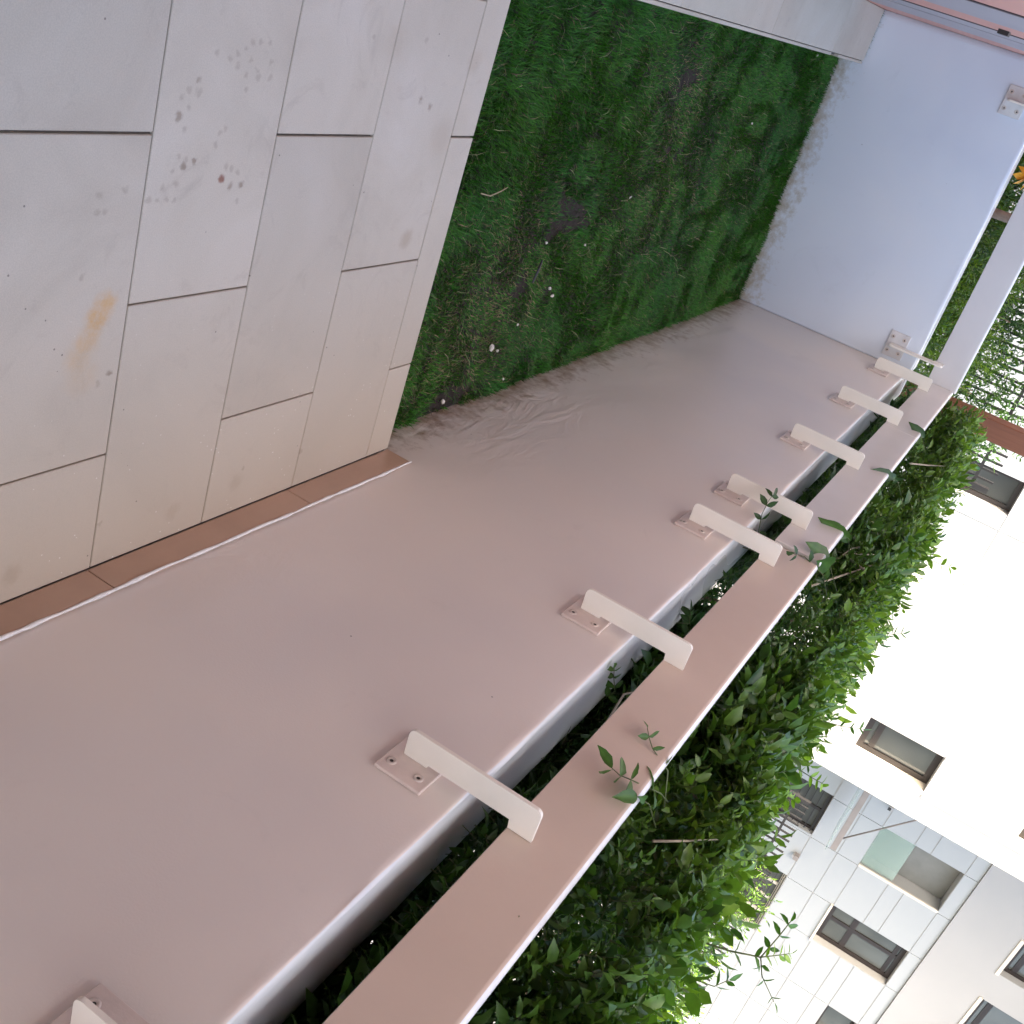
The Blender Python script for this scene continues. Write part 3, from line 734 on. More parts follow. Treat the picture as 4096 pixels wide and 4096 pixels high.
def sprigs(P, D, length, pairs, leafL, spread=0.9):
    """pinnate shoots: returns leaf base points, directions, sizes, shoot index"""
    N = len(P); D = D / np.linalg.norm(D, axis=1)[:, None]
    up = np.array([0.2, 0.1, 1.0]); S_ = np.cross(D, up); S_ /= np.linalg.norm(S_, axis=1)[:, None] + 1e-9
    rl = rng.uniform(0, 3.14, N); U = np.cross(S_, D); S2 = S_ * np.cos(rl)[:, None] + U * np.sin(rl)[:, None]; U2 = np.cross(S2, D)
    BP, BD, BL, BI = [], [], [], []
    for k in range(pairs):
        t = (k + 0.6) / pairs
        pos = P + D * (length * t)[:, None] + np.array([0, 0, -1.0]) * (length * 0.16 * t * t)[:, None]
        for s in (-1, 1):
            tw_ = (k % 2) * 0.9
            side = S2 * math.cos(tw_) + U2 * math.sin(tw_)
            d = side * s * spread + D * 0.65 + rng.normal(0, 0.22, (N, 3))
            BP.append(pos); BD.append(d); BL.append(leafL * rng.uniform(0.7, 1.15, N) * (1.05 - 0.35 * t)); BI.append(np.arange(N))
    BP.append(P + D * length[:, None] + np.array([0, 0, -1.0]) * (length * 0.16)[:, None]); BD.append(D + rng.normal(0, 0.2, (N, 3))); BL.append(leafL * rng.uniform(0.9, 1.3, N)); BI.append(np.arange(N))
    return np.concatenate(BP), np.concatenate(BD), np.concatenate(BL), np.concatenate(BI)
def stem_mesh(name, P, D, length, rad, mat, parent):
    N = len(P); D = D / np.linalg.norm(D, axis=1)[:, None]; S_ = np.cross(D, [0.3, 0.5, 0.81]); S_ /= np.linalg.norm(S_, axis=1)[:, None]; U = np.cross(S_, D)
    V = np.empty((N, 3, 3, 3))
    for i, t in enumerate((0.0, 0.55, 1.0)):
        c = P + D * (length * t)[:, None] + np.array([0, 0, -1.0]) * (length * 0.16 * t * t)[:, None]
        for k in range(3):
            a = 2.094 * k; V[:, i, k] = c + (S_ * math.cos(a) + U * math.sin(a)) * (rad * (1.15 - t * 0.8))[:, None]
    q = [(i * 3 + k, i * 3 + (k + 1) % 3, i * 3 + 3 + (k + 1) % 3, i * 3 + 3 + k) for i in range(2) for k in range(3)]
    me = bpy.data.meshes.new(name); me.vertices.add(N * 9); me.vertices.foreach_set('co', V.ravel())
    lt = np.array(q).ravel(); me.loops.add(N * 24); me.loops.foreach_set('vertex_index', (np.arange(N)[:, None] * 9 + lt).ravel().astype(np.int32))
    me.polygons.add(N * 6); me.polygons.foreach_set('loop_start', (np.arange(N)[:, None] * 24 + np.arange(6) * 4).ravel().astype(np.int32))
    me.materials.append(MATS[mat]); me.update(calc_edges=True); me.validate()
    return link(name, me, parent)
def leaf_tints(n_, young, dark):
    """young and dark in 0..1 per leaf"""
    base = np.array([0.055, 0.130, 0.022]); yg = np.array([0.185, 0.300, 0.032]); dk = np.array([0.024, 0.070, 0.028])
    c = base[None] * (1 - young - dark).clip(0)[:, None] + yg[None] * young[:, None] + dk[None] * dark[:, None]
    return c * rng.uniform(0.65, 1.35, n_)[:, None]

# ------------------------------------------------------------------ hedge behind the long wall
HL = Vector((1.85, 3.2, -0.7))
hedge = thing('hedge', HL, 'dense leafy green hedge growing behind the long wall and its handrail', 'hedge')
def hedge_top(y): return 1.285 - 0.06 * np.exp(-((y - 2.3) / 0.26) ** 2) + 0.015 * np.exp(-((y - 1.8) / 0.25) ** 2) - 0.055 * np.exp(-((y - 3.0) / 0.28) ** 2) - 0.05 * np.clip(y - 4.9, 0, 1) + 0.018 * np.sin(y * 6.3 + 1) + 0.012 * np.sin(y * 13.1)
def hedge_front(y): return 1.46 + 0.05 * np.sin(y * 3.1 + 0.5) + 0.03 * np.sin(y * 7.7)
NS = 15500
y = rng.uniform(0.0, 5.85, NS); zt = hedge_top(y) - 0.05; fr = hedge_front(y)
shell = rng.random(NS)
x = np.where(shell < 0.55, fr + np.abs(rng.normal(0, 0.06, NS)), rng.uniform(1.50, 2.25, NS))
z = np.where((shell > 0.55) & (shell < 0.70), zt - np.abs(rng.normal(0, 0.05, NS)), rng.uniform(0.35, 1.32, NS))
z = np.where(shell < 0.55, rng.uniform(0.50, 1.30, NS), z); z = np.minimum(z, zt)
hole = vnoise(y, z * 1.4, 0.16, 31)                      # darker hollows where branches show
kp = rng.random(NS) < np.where((hole > 0.68) & (x < 1.6), 0.35, 1.0)
x, y, z, hole = x[kp], y[kp], z[kp], hole[kp]; NS = len(x)
NX = 4200; x = np.concatenate([x, rng.uniform(1.52, 2.25, NX)]); y = np.concatenate([y, rng.uniform(0.0, 3.0, NX)]); z = np.concatenate([z, rng.uniform(0.25, 1.12, NX)]); NS = len(x)
P = np.stack([x, y, z], 1)
D = np.stack([np.where(x < 1.62, -0.75, 0.1) + rng.normal(0, 0.5, NS), rng.normal(0, 0.6, NS), 0.55 + 0.5 * (z > 1.15) + rng.normal(0, 0.4, NS)], 1)
ln = rng.uniform(0.06, 0.15, NS)
Dn = D / np.linalg.norm(D, axis=1)[:, None]; tip = P + Dn * ln[:, None]
lim = np.where(tip[:, 2] < 0.93, np.where((rng.random(NS) < 0.3) & (tip[:, 2] > 0.875), 1.425, 1.505), np.where(tip[:, 2] < 1.17, 1.36, 1.30)); push = np.clip(lim - tip[:, 0], 0, 1)
P[:, 0] += push; x = P[:, 0]; big = vnoise(y, z, 0.5, 33)
lL = rng.uniform(0.019, 0.037, NS) * (0.72 + 0.85 * big) * np.where(y < 2.7, 1.38, np.where(y > 3.6, 1.0, 1.12))
BP, BD, BL, BI = sprigs(P, D, ln, 4, lL)
ok = (BP[:, 0] > 1.345) | (BP[:, 2] > 1.13)
ok &= ~((BP[:, 0] < 1.49) & (BP[:, 2] < 0.885))
BP, BD, BL, BI = BP[ok], BD[ok], BL[ok], BI[ok]; n_ = len(BP)
yg = np.clip((BP[:, 2] - 1.0) * 1.3 + 0.5 * (vnoise(BP[:, 1], BP[:, 2], 0.3, 35) - 0.45) + 0.10 * (BP[:, 1] > 3.5), 0, 1) * rng.random(n_) ** 0.7 * 1.2
yg = yg.clip(0, 0.95); dk = np.clip(rng.random(n_) * 1.1 - 0.2, 0, 1) * (1 - yg)
leaf_cloud('foliage', BP - np.array(HL), BD, BL, BL * rng.uniform(0.40, 0.62, n_), rng.normal(0, 0.7, n_), leaf_tints(n_, yg, dk), hedge, curl=rng.uniform(-0.05, 0.28, n_))['kind'] = 'stuff'
stem_mesh('shoots', P - np.array(HL), D, ln, rng.uniform(0.0008, 0.0016, NS), 'stem_green', hedge)['kind'] = 'stuff'
# woody stems and a few bare branches seen in the hollows
for i in range(26):
    yb = 0.1 + i * 0.22 + random.uniform(-0.08, 0.08); xb = random.uniform(1.62, 2.0); w_ = MB()
    pts = [(xb, yb, -0.7), (xb + random.uniform(-.05, .05), yb + random.uniform(-.06, .06), 0.1), (xb + random.uniform(-.1, .06), yb + random.uniform(-.12, .12), 0.7), (xb + random.uniform(-.16, .1), yb + random.uniform(-.22, .22), 1.15)]
    w_.tube([Vector(p_) - HL for p_ in pts], [0.017, 0.013, 0.008, 0.003], 6); w_.make('branch', 'bark', hedge, True)
for pts, r_ in ([[(1.40, 3.30, 1.08), (1.39, 3.46, 1.14), (1.41, 3.62, 1.22)], 0.0045], [[(1.39, 3.42, 1.13), (1.37, 3.34, 1.20), (1.37, 3.22, 1.27)], 0.0045], [[(1.375, 3.05, 1.10), (1.385, 3.30, 1.17), (1.40, 3.50, 1.22)], 0.004],
                [[(1.38, 3.2, 1.1), (1.39, 3.5, 1.13), (1.42, 3.75, 1.2)], 0.003], [[(1.40, 1.72, 1.15), (1.42, 1.80, 1.20), (1.45, 1.90, 1.25)], 0.003],
                [[(1.38, 4.6, 1.12), (1.40, 4.75, 1.18), (1.43, 4.95, 1.24)], 0.004], [[(1.40, 1.95, 0.93), (1.37, 2.06, 0.92), (1.39, 2.2, 0.97)], 0.003]):
    w_ = MB(); w_.tube([Vector(p_) - HL for p_ in pts], [r_, r_ * 0.8, r_ * 0.45], 6); w_.make('bare_twig', 'twig_pale', hedge, True)

# shoots that stand clear of the hedge: each a stem with separate leaves
def leaf_data(name, tint, curl, wid):
    t = np.array([0, 0.08, 0.2, 0.34, 0.5, 0.66, 0.8, 0.92, 1.0]); hw = np.array([0.03, 0.17, 0.33, 0.42, 0.42, 0.34, 0.22, 0.09, 0.0]) * wid
    hw = hw * (1 + 0.05 * np.array([0, 1, -1, 1, -1, 1, -1, 1, 0])); V = []; F = []; C = []
    for i, (a, h) in enumerate(zip(t, hw)):
        z = -curl * a * a + 0.015 * math.sin(a * 9)
        for k, f_ in enumerate((-1, -0.5, 0, 0.5, 1)):
            V.append((a, h * f_, z + 0.28 * h * abs(f_) ** 1.3 + 0.02 * h * math.sin(a * 25) * abs(f_)))
            C.append([*(np.array(tint) * (1.35 if k == 2 else 1.0)), 1.0])
    for i in range(8):
        for k in range(4): F.append((i * 5 + k, i * 5 + k + 1, i * 5 + k + 6, i * 5 + k + 5))
    me = mesh(name, V, F, 'leaf', True); a = me.attributes.new('tint', 'FLOAT_COLOR', 'POINT')
    a.data.foreach_set('color', np.array(C).ravel()); return me
LEAVES = {'young': [leaf_data('leaf', (0.15, 0.27, 0.035), c, w_) for c, w_ in ((0.05, 0.5), (0.2, 0.6), (0.3, 0.45))],
          'mid': [leaf_data('leaf', (0.055, 0.13, 0.028), c, w_) for c, w_ in ((0.05, 0.55), (0.22, 0.62), (0.32, 0.5))],
          'dark': [leaf_data('leaf', (0.030, 0.075, 0.022), c, w_) for c, w_ in ((0.05, 0.6), (0.15, 0.7), (0.3, 0.5))]}
def place_leaf(sp, base, tip, tone, roll=None):
    """base and tip in world space"""
    d = Vector(tip) - Vector(base); L = d.length; d.normalize()
    o = link('leaf', random.choice(LEAVES[tone]), sp)
    q = d.to_track_quat('X', 'Z') @ Matrix.Rotation(random.uniform(-0.8, 0.8) if roll is None else roll, 3, 'X').to_quaternion()
    o.rotation_mode = 'QUATERNION'; o.rotation_quaternion = q; o.scale = (L, L, L)
    o.location = Vector(base) - HL - sp.location
def shoot(pts, leaves=None, tone='mid', auto=0, L=0.035, rad=0.0014):
    w_ = MB(); n0 = len(pts)
    w_.tube([Vector(p_) - HL for p_ in pts], [rad * (1.2 - 0.6 * i / (n0 - 1)) for i in range(n0)], 5)
    sp = w_.make('shoot', 'stem_green', hedge, True)
    for base, tip in (leaves or []): place_leaf(sp, base, tip, tone)
    if auto:
        seg = [Vector(p_) for p_ in pts]
        for k in range(auto):
            t = (k + 0.7) / auto * (n0 - 1); i = min(int(t), n0 - 2); p0 = seg[i].lerp(seg[i + 1], t - i); d = (seg[i + 1] - seg[i]).normalized()
            toc = (Vector((0, 0, 1.325)) - p0).normalized(); sd = d.cross(toc).normalized()
            for s in (-1, 1):
                dd = (sd * s * 0.85 + d * 0.7 + toc * random.uniform(-0.2, 0.35)).normalized(); ll = L * random.uniform(0.75, 1.2) * (1.1 - 0.35 * k / auto)
                place_leaf(sp, p0, p0 + dd * ll, tone)
        d = (seg[-1] - seg[-2]).normalized(); place_leaf(sp, seg[-1], seg[-1] + d * L, tone)
    return sp
# drooping over the near handrail
shoot([(1.40, 1.85, 1.13), (1.335, 1.775, 1.118), (1.294, 1.708, 1.066), (1.278, 1.681, 1.048), (1.266, 1.671, 1.031)],
      [((1.266, 1.671, 1.031), (1.25, 1.689, 0.986)), ((1.268, 1.673, 1.033), (1.255, 1.625, 1.021)), ((1.278, 1.681, 1.048), (1.265, 1.726, 1.036)),
       ((1.278, 1.681, 1.05), (1.265, 1.638, 1.051)), ((1.294, 1.708, 1.066), (1.28, 1.748, 1.060)), ((1.294, 1.708, 1.066), (1.28, 1.653, 1.088)), ((1.32, 1.75, 1.105), (1.30, 1.79, 1.08))])
shoot([(1.40, 1.76, 1.14), (1.33, 1.72, 1.115), (1.292, 1.672, 1.095)], [((1.292, 1.672, 1.095), (1.27, 1.619, 1.075)), ((1.31, 1.70, 1.107), (1.285, 1.665, 1.110))])
shoot([(1.40, 1.83, 1.13), (1.322, 1.832, 1.106), (1.297, 1.835, 1.060), (1.291, 1.854, 1.041), (1.286, 1.872, 1.028)],
      [((1.286, 1.872, 1.028), (1.28, 1.885, 1.012)), ((1.291, 1.854, 1.041), (1.285, 1.83, 1.024)), ((1.291, 1.856, 1.040), (1.285, 1.884, 1.052)), ((1.297, 1.836, 1.059), (1.29, 1.85, 1.080)), ((1.315, 1.832, 1.095), (1.295, 1.85, 1.10))], L=0.02)
# growing up through the gap under the rail
shoot([(1.47, 2.13, 0.86), (1.42, 2.127, 0.885), (1.38, 2.115, 0.872), (1.33, 2.07, 0.875)], None, 'mid', 4, 0.036)
shoot([(1.40, 3.22, 0.88), (1.335, 3.15, 0.885), (1.275, 3.134, 0.875), (1.24, 3.16, 0.872), (1.226, 3.199, 0.872)], None, 'dark', 4, 0.036)
shoot([(1.46, 2.62, 0.86), (1.43, 2.60, 0.90), (1.40, 2.60, 0.89)], None, 'dark', 3, 0.04)
shoot([(1.47, 5.05, 0.86), (1.43, 5.03, 0.90), (1.38, 5.05, 0.89)], None, 'dark', 3, 0.045)
# big leaves lapping over the far rail
shoot([(1.42, 4.30, 1.16), (1.35, 4.22, 1.13), (1.312, 4.115, 1.114)], [((1.312, 4.115, 1.114), (1.287, 4.03, 1.047)), ((1.33, 4.17, 1.12), (1.300, 4.115, 1.108)), ((1.35, 4.24, 1.13), (1.32, 4.16, 1.125))], 'dark')
shoot([(1.42, 3.2, 1.17), (1.35, 3.17, 1.125), (1.318, 3.146, 1.112)], [((1.318, 3.146, 1.112), (1.268, 3.085, 1.032)), ((1.33, 3.16, 1.12), (1.29, 3.04, 1.09))], 'mid')
shoot([(1.42, 3.12, 1.16), (1.335, 3.08, 1.115), (1.29, 3.03, 1.05), (1.275, 2.975, 1.025)], None, 'dark', 3, 0.036)
shoot([(1.42, 3.45, 1.16), (1.345, 3.42, 1.12), (1.315, 3.38, 1.112)], [((1.313, 3.38, 1.113), (1.284, 3.32, 1.024)), ((1.33, 3.41, 1.12), (1.288, 3.395, 1.05)), ((1.34, 3.42, 1.12), (1.30, 3.36, 1.09))], 'mid')
shoot([(1.42, 4.88, 1.16), (1.345, 4.84, 1.12), (1.312, 4.80, 1.115)], [((1.312, 4.80, 1.115), (1.27, 4.765, 1.042)), ((1.32, 4.82, 1.117), (1.28, 4.84, 1.06))], 'dark')
# tall shoots against the white building
shoot([(1.80, 2.00, 1.30), (1.79, 2.02, 1.375), (1.75, 2.013, 1.437), (1.75, 2.10, 1.452), (1.75, 2.17, 1.462)], None, 'mid', 6, 0.036, 0.0022)
shoot([(1.75, 2.013, 1.437), (1.75, 2.05, 1.468), (1.75, 2.075, 1.488)], None, 'young', 5, 0.026)
shoot([(1.75, 2.013, 1.437), (1.75, 1.965, 1.455), (1.75, 1.918, 1.498)], None, 'mid', 3, 0.026)
shoot([(1.80, 1.88, 1.30), (1.79, 1.90, 1.38), (1.77, 1.92, 1.40)], None, 'mid', 3, 0.034)
shoot([(1.76, 4.72, 1.33), (1.75, 4.70, 1.41), (1.73, 4.67, 1.455)], None, 'young', 3, 0.04)
shoot([(1.76, 3.82, 1.31), (1.75, 3.84, 1.37), (1.73, 3.85, 1.40)], None, 'mid', 3, 0.034)
shoot([(1.78, 3.10, 1.30), (1.77, 3.12, 1.37), (1.75, 3.13, 1.42)], None, 'mid', 4, 0.03)
shoot([(1.78, 2.80, 1.30), (1.77, 2.78, 1.36), (1.75, 2.75, 1.39)], None, 'young', 4, 0.03)
shoot([(1.62, 2.35, 1.25), (1.58, 2.33, 1.31), (1.55, 2.31, 1.34)], None, 'young', 4, 0.03)
shoot([(1.52, 2.1, 1.15), (1.46, 2.07, 1.21), (1.43, 2.05, 1.24)], None, 'young', 5, 0.024)

for i in range(16):
    ys = 1.95 + i * 0.24 + random.uniform(-0.08, 0.08); xs_ = random.uniform(1.55, 1.95); zt_ = float(hedge_top(ys))
    dx, dy = random.uniform(-0.05, 0.03), random.uniform(-0.06, 0.06); h_ = random.uniform(0.03, 0.075)
    shoot([(xs_, ys, zt_ - 0.06), (xs_ + dx * 0.4, ys + dy * 0.4, zt_ + h_ * 0.4), (xs_ + dx, ys + dy, zt_ + h_)], None, random.choice(('young', 'young', 'mid')), 3, random.uniform(0.022, 0.036), 0.0012)
# ------------------------------------------------------------------ shrubs beyond the end wall
def shrub(name, c, rad, n_sp, leafL, label, cat, tone=(0.3, 0.3), group=None, pairs=4, ln=(0.06, 0.14), wid=0.45, trunk='bark', updir=0.6, n_tr=3):
    L0 = Vector((c[0], c[1], -0.7)); root = thing(name, L0, label, cat, group)
    d = rng.normal(0, 1, (n_sp, 3)); d /= np.linalg.norm(d, axis=1)[:, None]
    rr = rng.random(n_sp) ** 0.45 * (0.75 + 0.5 * vnoise(d[:, 0] * 2, d[:, 1] * 2 + d[:, 2], 0.5, int(c[0] * 100) % 97))
    P = np.array(c)[None] + d * rr[:, None] * np.array(rad)[None]
    D = d * 0.7 + np.array([0, 0, updir]) + rng.normal(0, 0.4, (n_sp, 3)); lns = rng.uniform(*ln, n_sp)
    BP, BD, BL, BI = sprigs(P, D, lns, pairs, np.full(n_sp, leafL))
    n_ = len(BP); yg = (rng.random(n_) * tone[0] * 2).clip(0, 0.9); dk = (rng.random(n_) * tone[1] * 2).clip(0, 1) * (1 - yg)
    leaf_cloud('crown', BP - np.array(L0), BD, BL, BL * wid * rng.uniform(0.8, 1.2, n_), rng.normal(0, 0.8, n_), leaf_tints(n_, yg, dk), root, curl=rng.uniform(-0.05, 0.3, n_))['kind'] = 'stuff'
    for i in range(n_tr):
        a = random.uniform(0, 6.28); w_ = MB(); q = Vector((c[0] + rad[0] * 0.5 * math.cos(a), c[1] + rad[1] * 0.5 * math.sin(a), c[2] + rad[2] * 0.4))
        s0 = Vector((c[0] + random.uniform(-.05, .05), c[1] + random.uniform(-.05, .05), -0.72))
        w_.tube([s0 - L0, s0.lerp(q, 0.5) + Vector((random.uniform(-.05, .05), random.uniform(-.05, .05), 0.1)) - L0, q - L0], [0.025, 0.016, 0.006], 6); w_.make('trunk', trunk, root, True)
    return root
G_ = 'shrubs beyond the end wall'
shrub('shrub', (1.05, 6.45, 0.66), (0.32, 0.28, 0.36), 900, 0.032, 'bright green leafy shrub just outside the end wall near the timber post', 'shrub', (0.4, 0.2), G_)
shrub('shrub', (0.72, 6.75, 0.62), (0.28, 0.26, 0.36), 480, 0.05, 'narrow leaved dark shrub outside the middle of the end wall', 'shrub', (0.1, 0.5), G_, wid=0.22, trunk='twig_pale', n_tr=6)
shrub('shrub', (0.30, 6.65, 0.62), (0.26, 0.26, 0.36), 480, 0.045, 'grey green shrub with pale twigs and an orange flower outside the end wall', 'shrub', (0.2, 0.35), G_, wid=0.3, trunk='twig_pale', n_tr=6)
shrub('shrub', (1.42, 7.55, 0.78), (0.30, 0.35, 0.36), 900, 0.035, 'yellow green feathery shrub behind the rail corner, left of the timber post', 'shrub', (0.42, 0.2), G_, wid=0.3)
shrub('shrub', (0.95, 8.1, 0.74), (0.42, 0.35, 0.34), 480, 0.06, 'strappy olive shrub standing behind the pale grey handrail', 'shrub', (0.35, 0.2), G_, wid=0.16, ln=(0.1, 0.2))
shrub('shrub', (1.60, 6.32, 0.55), (0.24, 0.2, 0.34), 420, 0.04, 'low dark shrub at the foot of the timber post outside the wall corner', 'shrub', (0.1, 0.5), G_)
fl_c = Vector((0.31, 6.40, 0.905)); fr_ = thing('orange_flower', fl_c, 'single orange flower beyond the end wall, seen under its handrail', 'flower')
for i in range(9):
    a = i * 0.698; d = Vector((math.cos(a), -0.35, math.sin(a))).normalized(); o = link('petal', mesh('petal', LEAF_V * np.array([0.075, 0.05, 0.05]), LEAF_F, 'petal'), fr_)
    o.rotation_mode = 'QUATERNION'; o.rotation_quaternion = d.to_track_quat('X', 'Z')
w_ = MB(); w_.tube([(0, 0.01, 0), (0.02, 0.08, -0.3), (0.03, 0.15, -0.9)], [0.004, 0.004, 0.005], 5); w_.make('stalk', 'stem_green', fr_)
ps = thing('garden_stake', (0.52, 6.35, -0.7), 'brown stake among the shrubs, seen under the pale grey handrail', 'stake')
w_ = MB(); w_.tube([(0, 0, 0), (0.01, 0, 0.8), (0.0, 0.01, 1.75)], [0.03, 0.028, 0.026], 8); w_.make('pole', 'bark', ps, True)

# ------------------------------------------------------------------ white building across the way
ANG = math.radians(6.0)
P0 = Vector((17 * math.tan(math.radians(33)), 17.0, -0.7))
bd_ = thing('white_building', P0, 'white apartment building with dark windows and pale wall panels beyond the hedge', 'building', None, ANG)
def bp(name, s0, s1, y0, y1, z0, z1, mat, par=None):
    """s along the front, y depth into the building (0 = panel front), z world height"""
    off = Vector(par.location) if par is not None and par is not bd_ else Vector((0, 0, 0))
    v = [(a - off.x, b_ - off.y, c + 0.7 - off.z) for a, b_, c in box_v(s0, s1, y0, y1, z0, z1)]
    return part(name, v, BOXF, mat, par or bd_)
def rects_with_holes(s0, s1, z0, z1, holes):
    ss = sorted({s0, s1, *[min(max(h[i], s0), s1) for h in holes for i in (0, 1)]}); zs = sorted({z0, z1, *[min(max(h[i], z0), z1) for h in holes for i in (2, 3)]})
    out = []
    for j in range(len(zs) - 1):
        run = None
        for i in range(len(ss) - 1):
            cs, cz = (ss[i] + ss[i + 1]) / 2, (zs[j] + zs[j + 1]) / 2
            if any(h[0] < cs < h[1] and h[2] < cz < h[3] for h in holes):
                if run: out.append(run); run = None
            else:
                run = (run[0], ss[i + 1], zs[j], zs[j + 1]) if run else (ss[i], ss[i + 1], zs[j], zs[j + 1])
        if run: out.append(run)
    return out
def wall_holes(name, s0, s1, y0, y1, z0, z1, holes, mat):
    mb = MB()
    for a, b_, c, d in rects_with_holes(s0, s1, z0, z1, holes): mb.box(a, b_, y0, y1, c + 0.7, d + 0.7)
    return mb.make(name, mat, bd_)
def window(s0, s1, z0, z1, y, fw=0.07, mull=None, trans=None, frame='window_frame', low=None, depth=0.06):
    """frame set at depth y with its panes; mull / trans are lists of (position, width)"""
    mb = MB(); Z = 0.7
    mb.box(s0, s0 + fw, y, y + depth, z0 + Z, z1 + Z).box(s1 - fw, s1, y, y + depth, z0 + Z, z1 + Z)
    mb.box(s0 + fw, s1 - fw, y, y + depth, z0 + Z, z0 + fw + Z).box(s0 + fw, s1 - fw, y, y + depth, z1 - fw + Z, z1 + Z)
    for p_, w_ in (mull or []): mb.box(p_ - w_ / 2, p_ + w_ / 2, y + 0.003, y + depth - 0.003, z0 + fw + Z, z1 - fw + Z)
    for p_, w_ in (trans or []): mb.box(s0 + fw, s1 - fw, y + 0.005, y + depth - 0.005, p_ - w_ / 2 + Z, p_ + w_ / 2 + Z)
    w = mb.make('window', frame, bd_)
    sx_ = [s0 + fw] + [p_ for p_, _ in (mull or [])] + [s1 - fw]; zx = [z0 + fw] + [p_ for p_, _ in (trans or [])] + [z1 - fw]
    for i in range(len(sx_) - 1):
        for j in range(len(zx) - 1): bp('pane', sx_[i], sx_[i + 1], y + 0.026 + 0.001 * i, y + 0.034 + 0.001 * i, zx[j], zx[j + 1], 'window_glass', w)
    return w
HOLES = [(-0.07, 0.94, 2.88, 4.31), (2.05, 3.03, 2.88, 4.31), (4.27, 5.25, 3.72, 4.31), (-0.10, 0.89, 0.55, 1.98), (2.02, 3.64, 0.55, 1.97)]
wall_holes('wall', -3.2, 12.0, 0.035, 0.40, -0.7, 4.552, HOLES, 'facade_paint')
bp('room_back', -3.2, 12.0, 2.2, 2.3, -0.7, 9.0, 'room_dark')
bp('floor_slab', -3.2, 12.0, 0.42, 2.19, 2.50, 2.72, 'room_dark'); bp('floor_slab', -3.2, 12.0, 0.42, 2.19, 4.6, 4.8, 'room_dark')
# cladding panels, one by one
SE = [-3.1, -2.1, -1.1, -0.07, 0.94, 2.04, 3.03, 4.25, 5.27, 6.3, 7.3, 8.3, 9.3]
ZE = [-0.7, 0.95, 1.98, 2.49, 2.88, 3.44, 4.31, 4.55]
for i in range(len(SE) - 1):
    for j in range(len(ZE) - 1):
        for a, b_, c, d in rects_with_holes(SE[i], SE[i + 1], ZE[j], ZE[j + 1], HOLES):
            if b_ - a < 0.04 or d - c < 0.04: continue
            g_ = 0.007
            bp('panel', a + g_, b_ - g_, 0.021, 0.0345, c + g_, d - g_, 'facade_panel')
bp('joint_backing', 12.0, 12.01, 0.03, 0.4, -0.7, 4.5, 'joint_grey')
# upper storeys
UH = [(2.02, 3.05, 5.62, 7.0), (0.47, 1.35, 5.58, 7.0), (4.3, 5.3, 5.62, 7.0)]
wall_holes('upper_wall', -3.2, 12.0, -0.03, 0.36, 4.553, 9.4, UH, 'upper_paint')
for h in UH: window(h[0] + 0.01, h[1] - 0.01, h[2] + 0.02, h[3] - 0.01, 0.10, 0.07, None, [(h[2] + 0.20, 0.09)])
for h in UH: bp('sill', h[0] - 0.02, h[1] + 0.02, -0.06, 0.09, h[2] - 0.045, h[2] + 0.012, 'reveal_stone')
bp('roof', -9.2, 12.3, -2.9, 9.0, 9.4, 9.65, 'facade_paint')
# loggia opening with a green glass guard
bp('reveal_side', 0.885, 0.938, 0.001, 0.034, 2.882, 4.308, 'reveal_stone')
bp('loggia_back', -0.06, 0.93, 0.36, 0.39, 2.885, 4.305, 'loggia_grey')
bp('glass_guard', -0.055, 0.88, 0.06, 0.072, 2.885, 3.47, 'green_glass')
# dark framed window with half-raised sashes
window(2.06, 3.02, 2.885, 4.305, 0.17, 0.085, [(2.47, 0.08)], [(3.37, 0.10), (4.16, 0.07)])
bp('sill', 2.03, 3.05, -0.02, 0.165, 2.845, 2.884, 'reveal_stone')
window(4.28, 5.24, 3.73, 4.30, 0.25, 0.05)
# ground floor windows behind grilles
def grille_window(s0, s1, z0, z1, frame, n_m):
    w = window(s0 + 0.01, s1 - 0.01, z0 + 0.01, z1 - 0.01, 0.12, 0.055, [(s0 + (s1 - s0) * (k + 1) / n_m, 0.06) for k in range(n_m - 1)], None, frame)
    k = 0; s_ = s0 + 0.08
    z_ = z0 + 0.1
    while z_ < z1 - 0.05:
        bp('grille_bar', s0 + 0.02, s1 - 0.02, 0.065, 0.083, z_, z_ + 0.016, 'grille_metal', w); z_ += 0.115
grille_window(-0.10, 0.89, 0.55, 1.98, 'window_frame', 2)
grille_window(2.02, 3.64, 0.55, 1.97, 'window_frame_cream', 4)
# wall lamp and small camera
lm = bp('wall_lamp', 1.40, 1.50, -0.10, -0.001, 1.90, 1.99, 'canopy_steel'); bp('lamp_glass', 1.415, 1.485, -0.09, -0.01, 1.875, 1.899, 'facade_paint', lm)
cm = bp('camera_dome', -0.60, -0.52, -0.09, -0.001, 2.80, 2.87, 'facade_paint'); bp('camera_lens', -0.585, -0.535, -0.11, -0.091, 2.79, 2.84, 'black_plastic', cm)
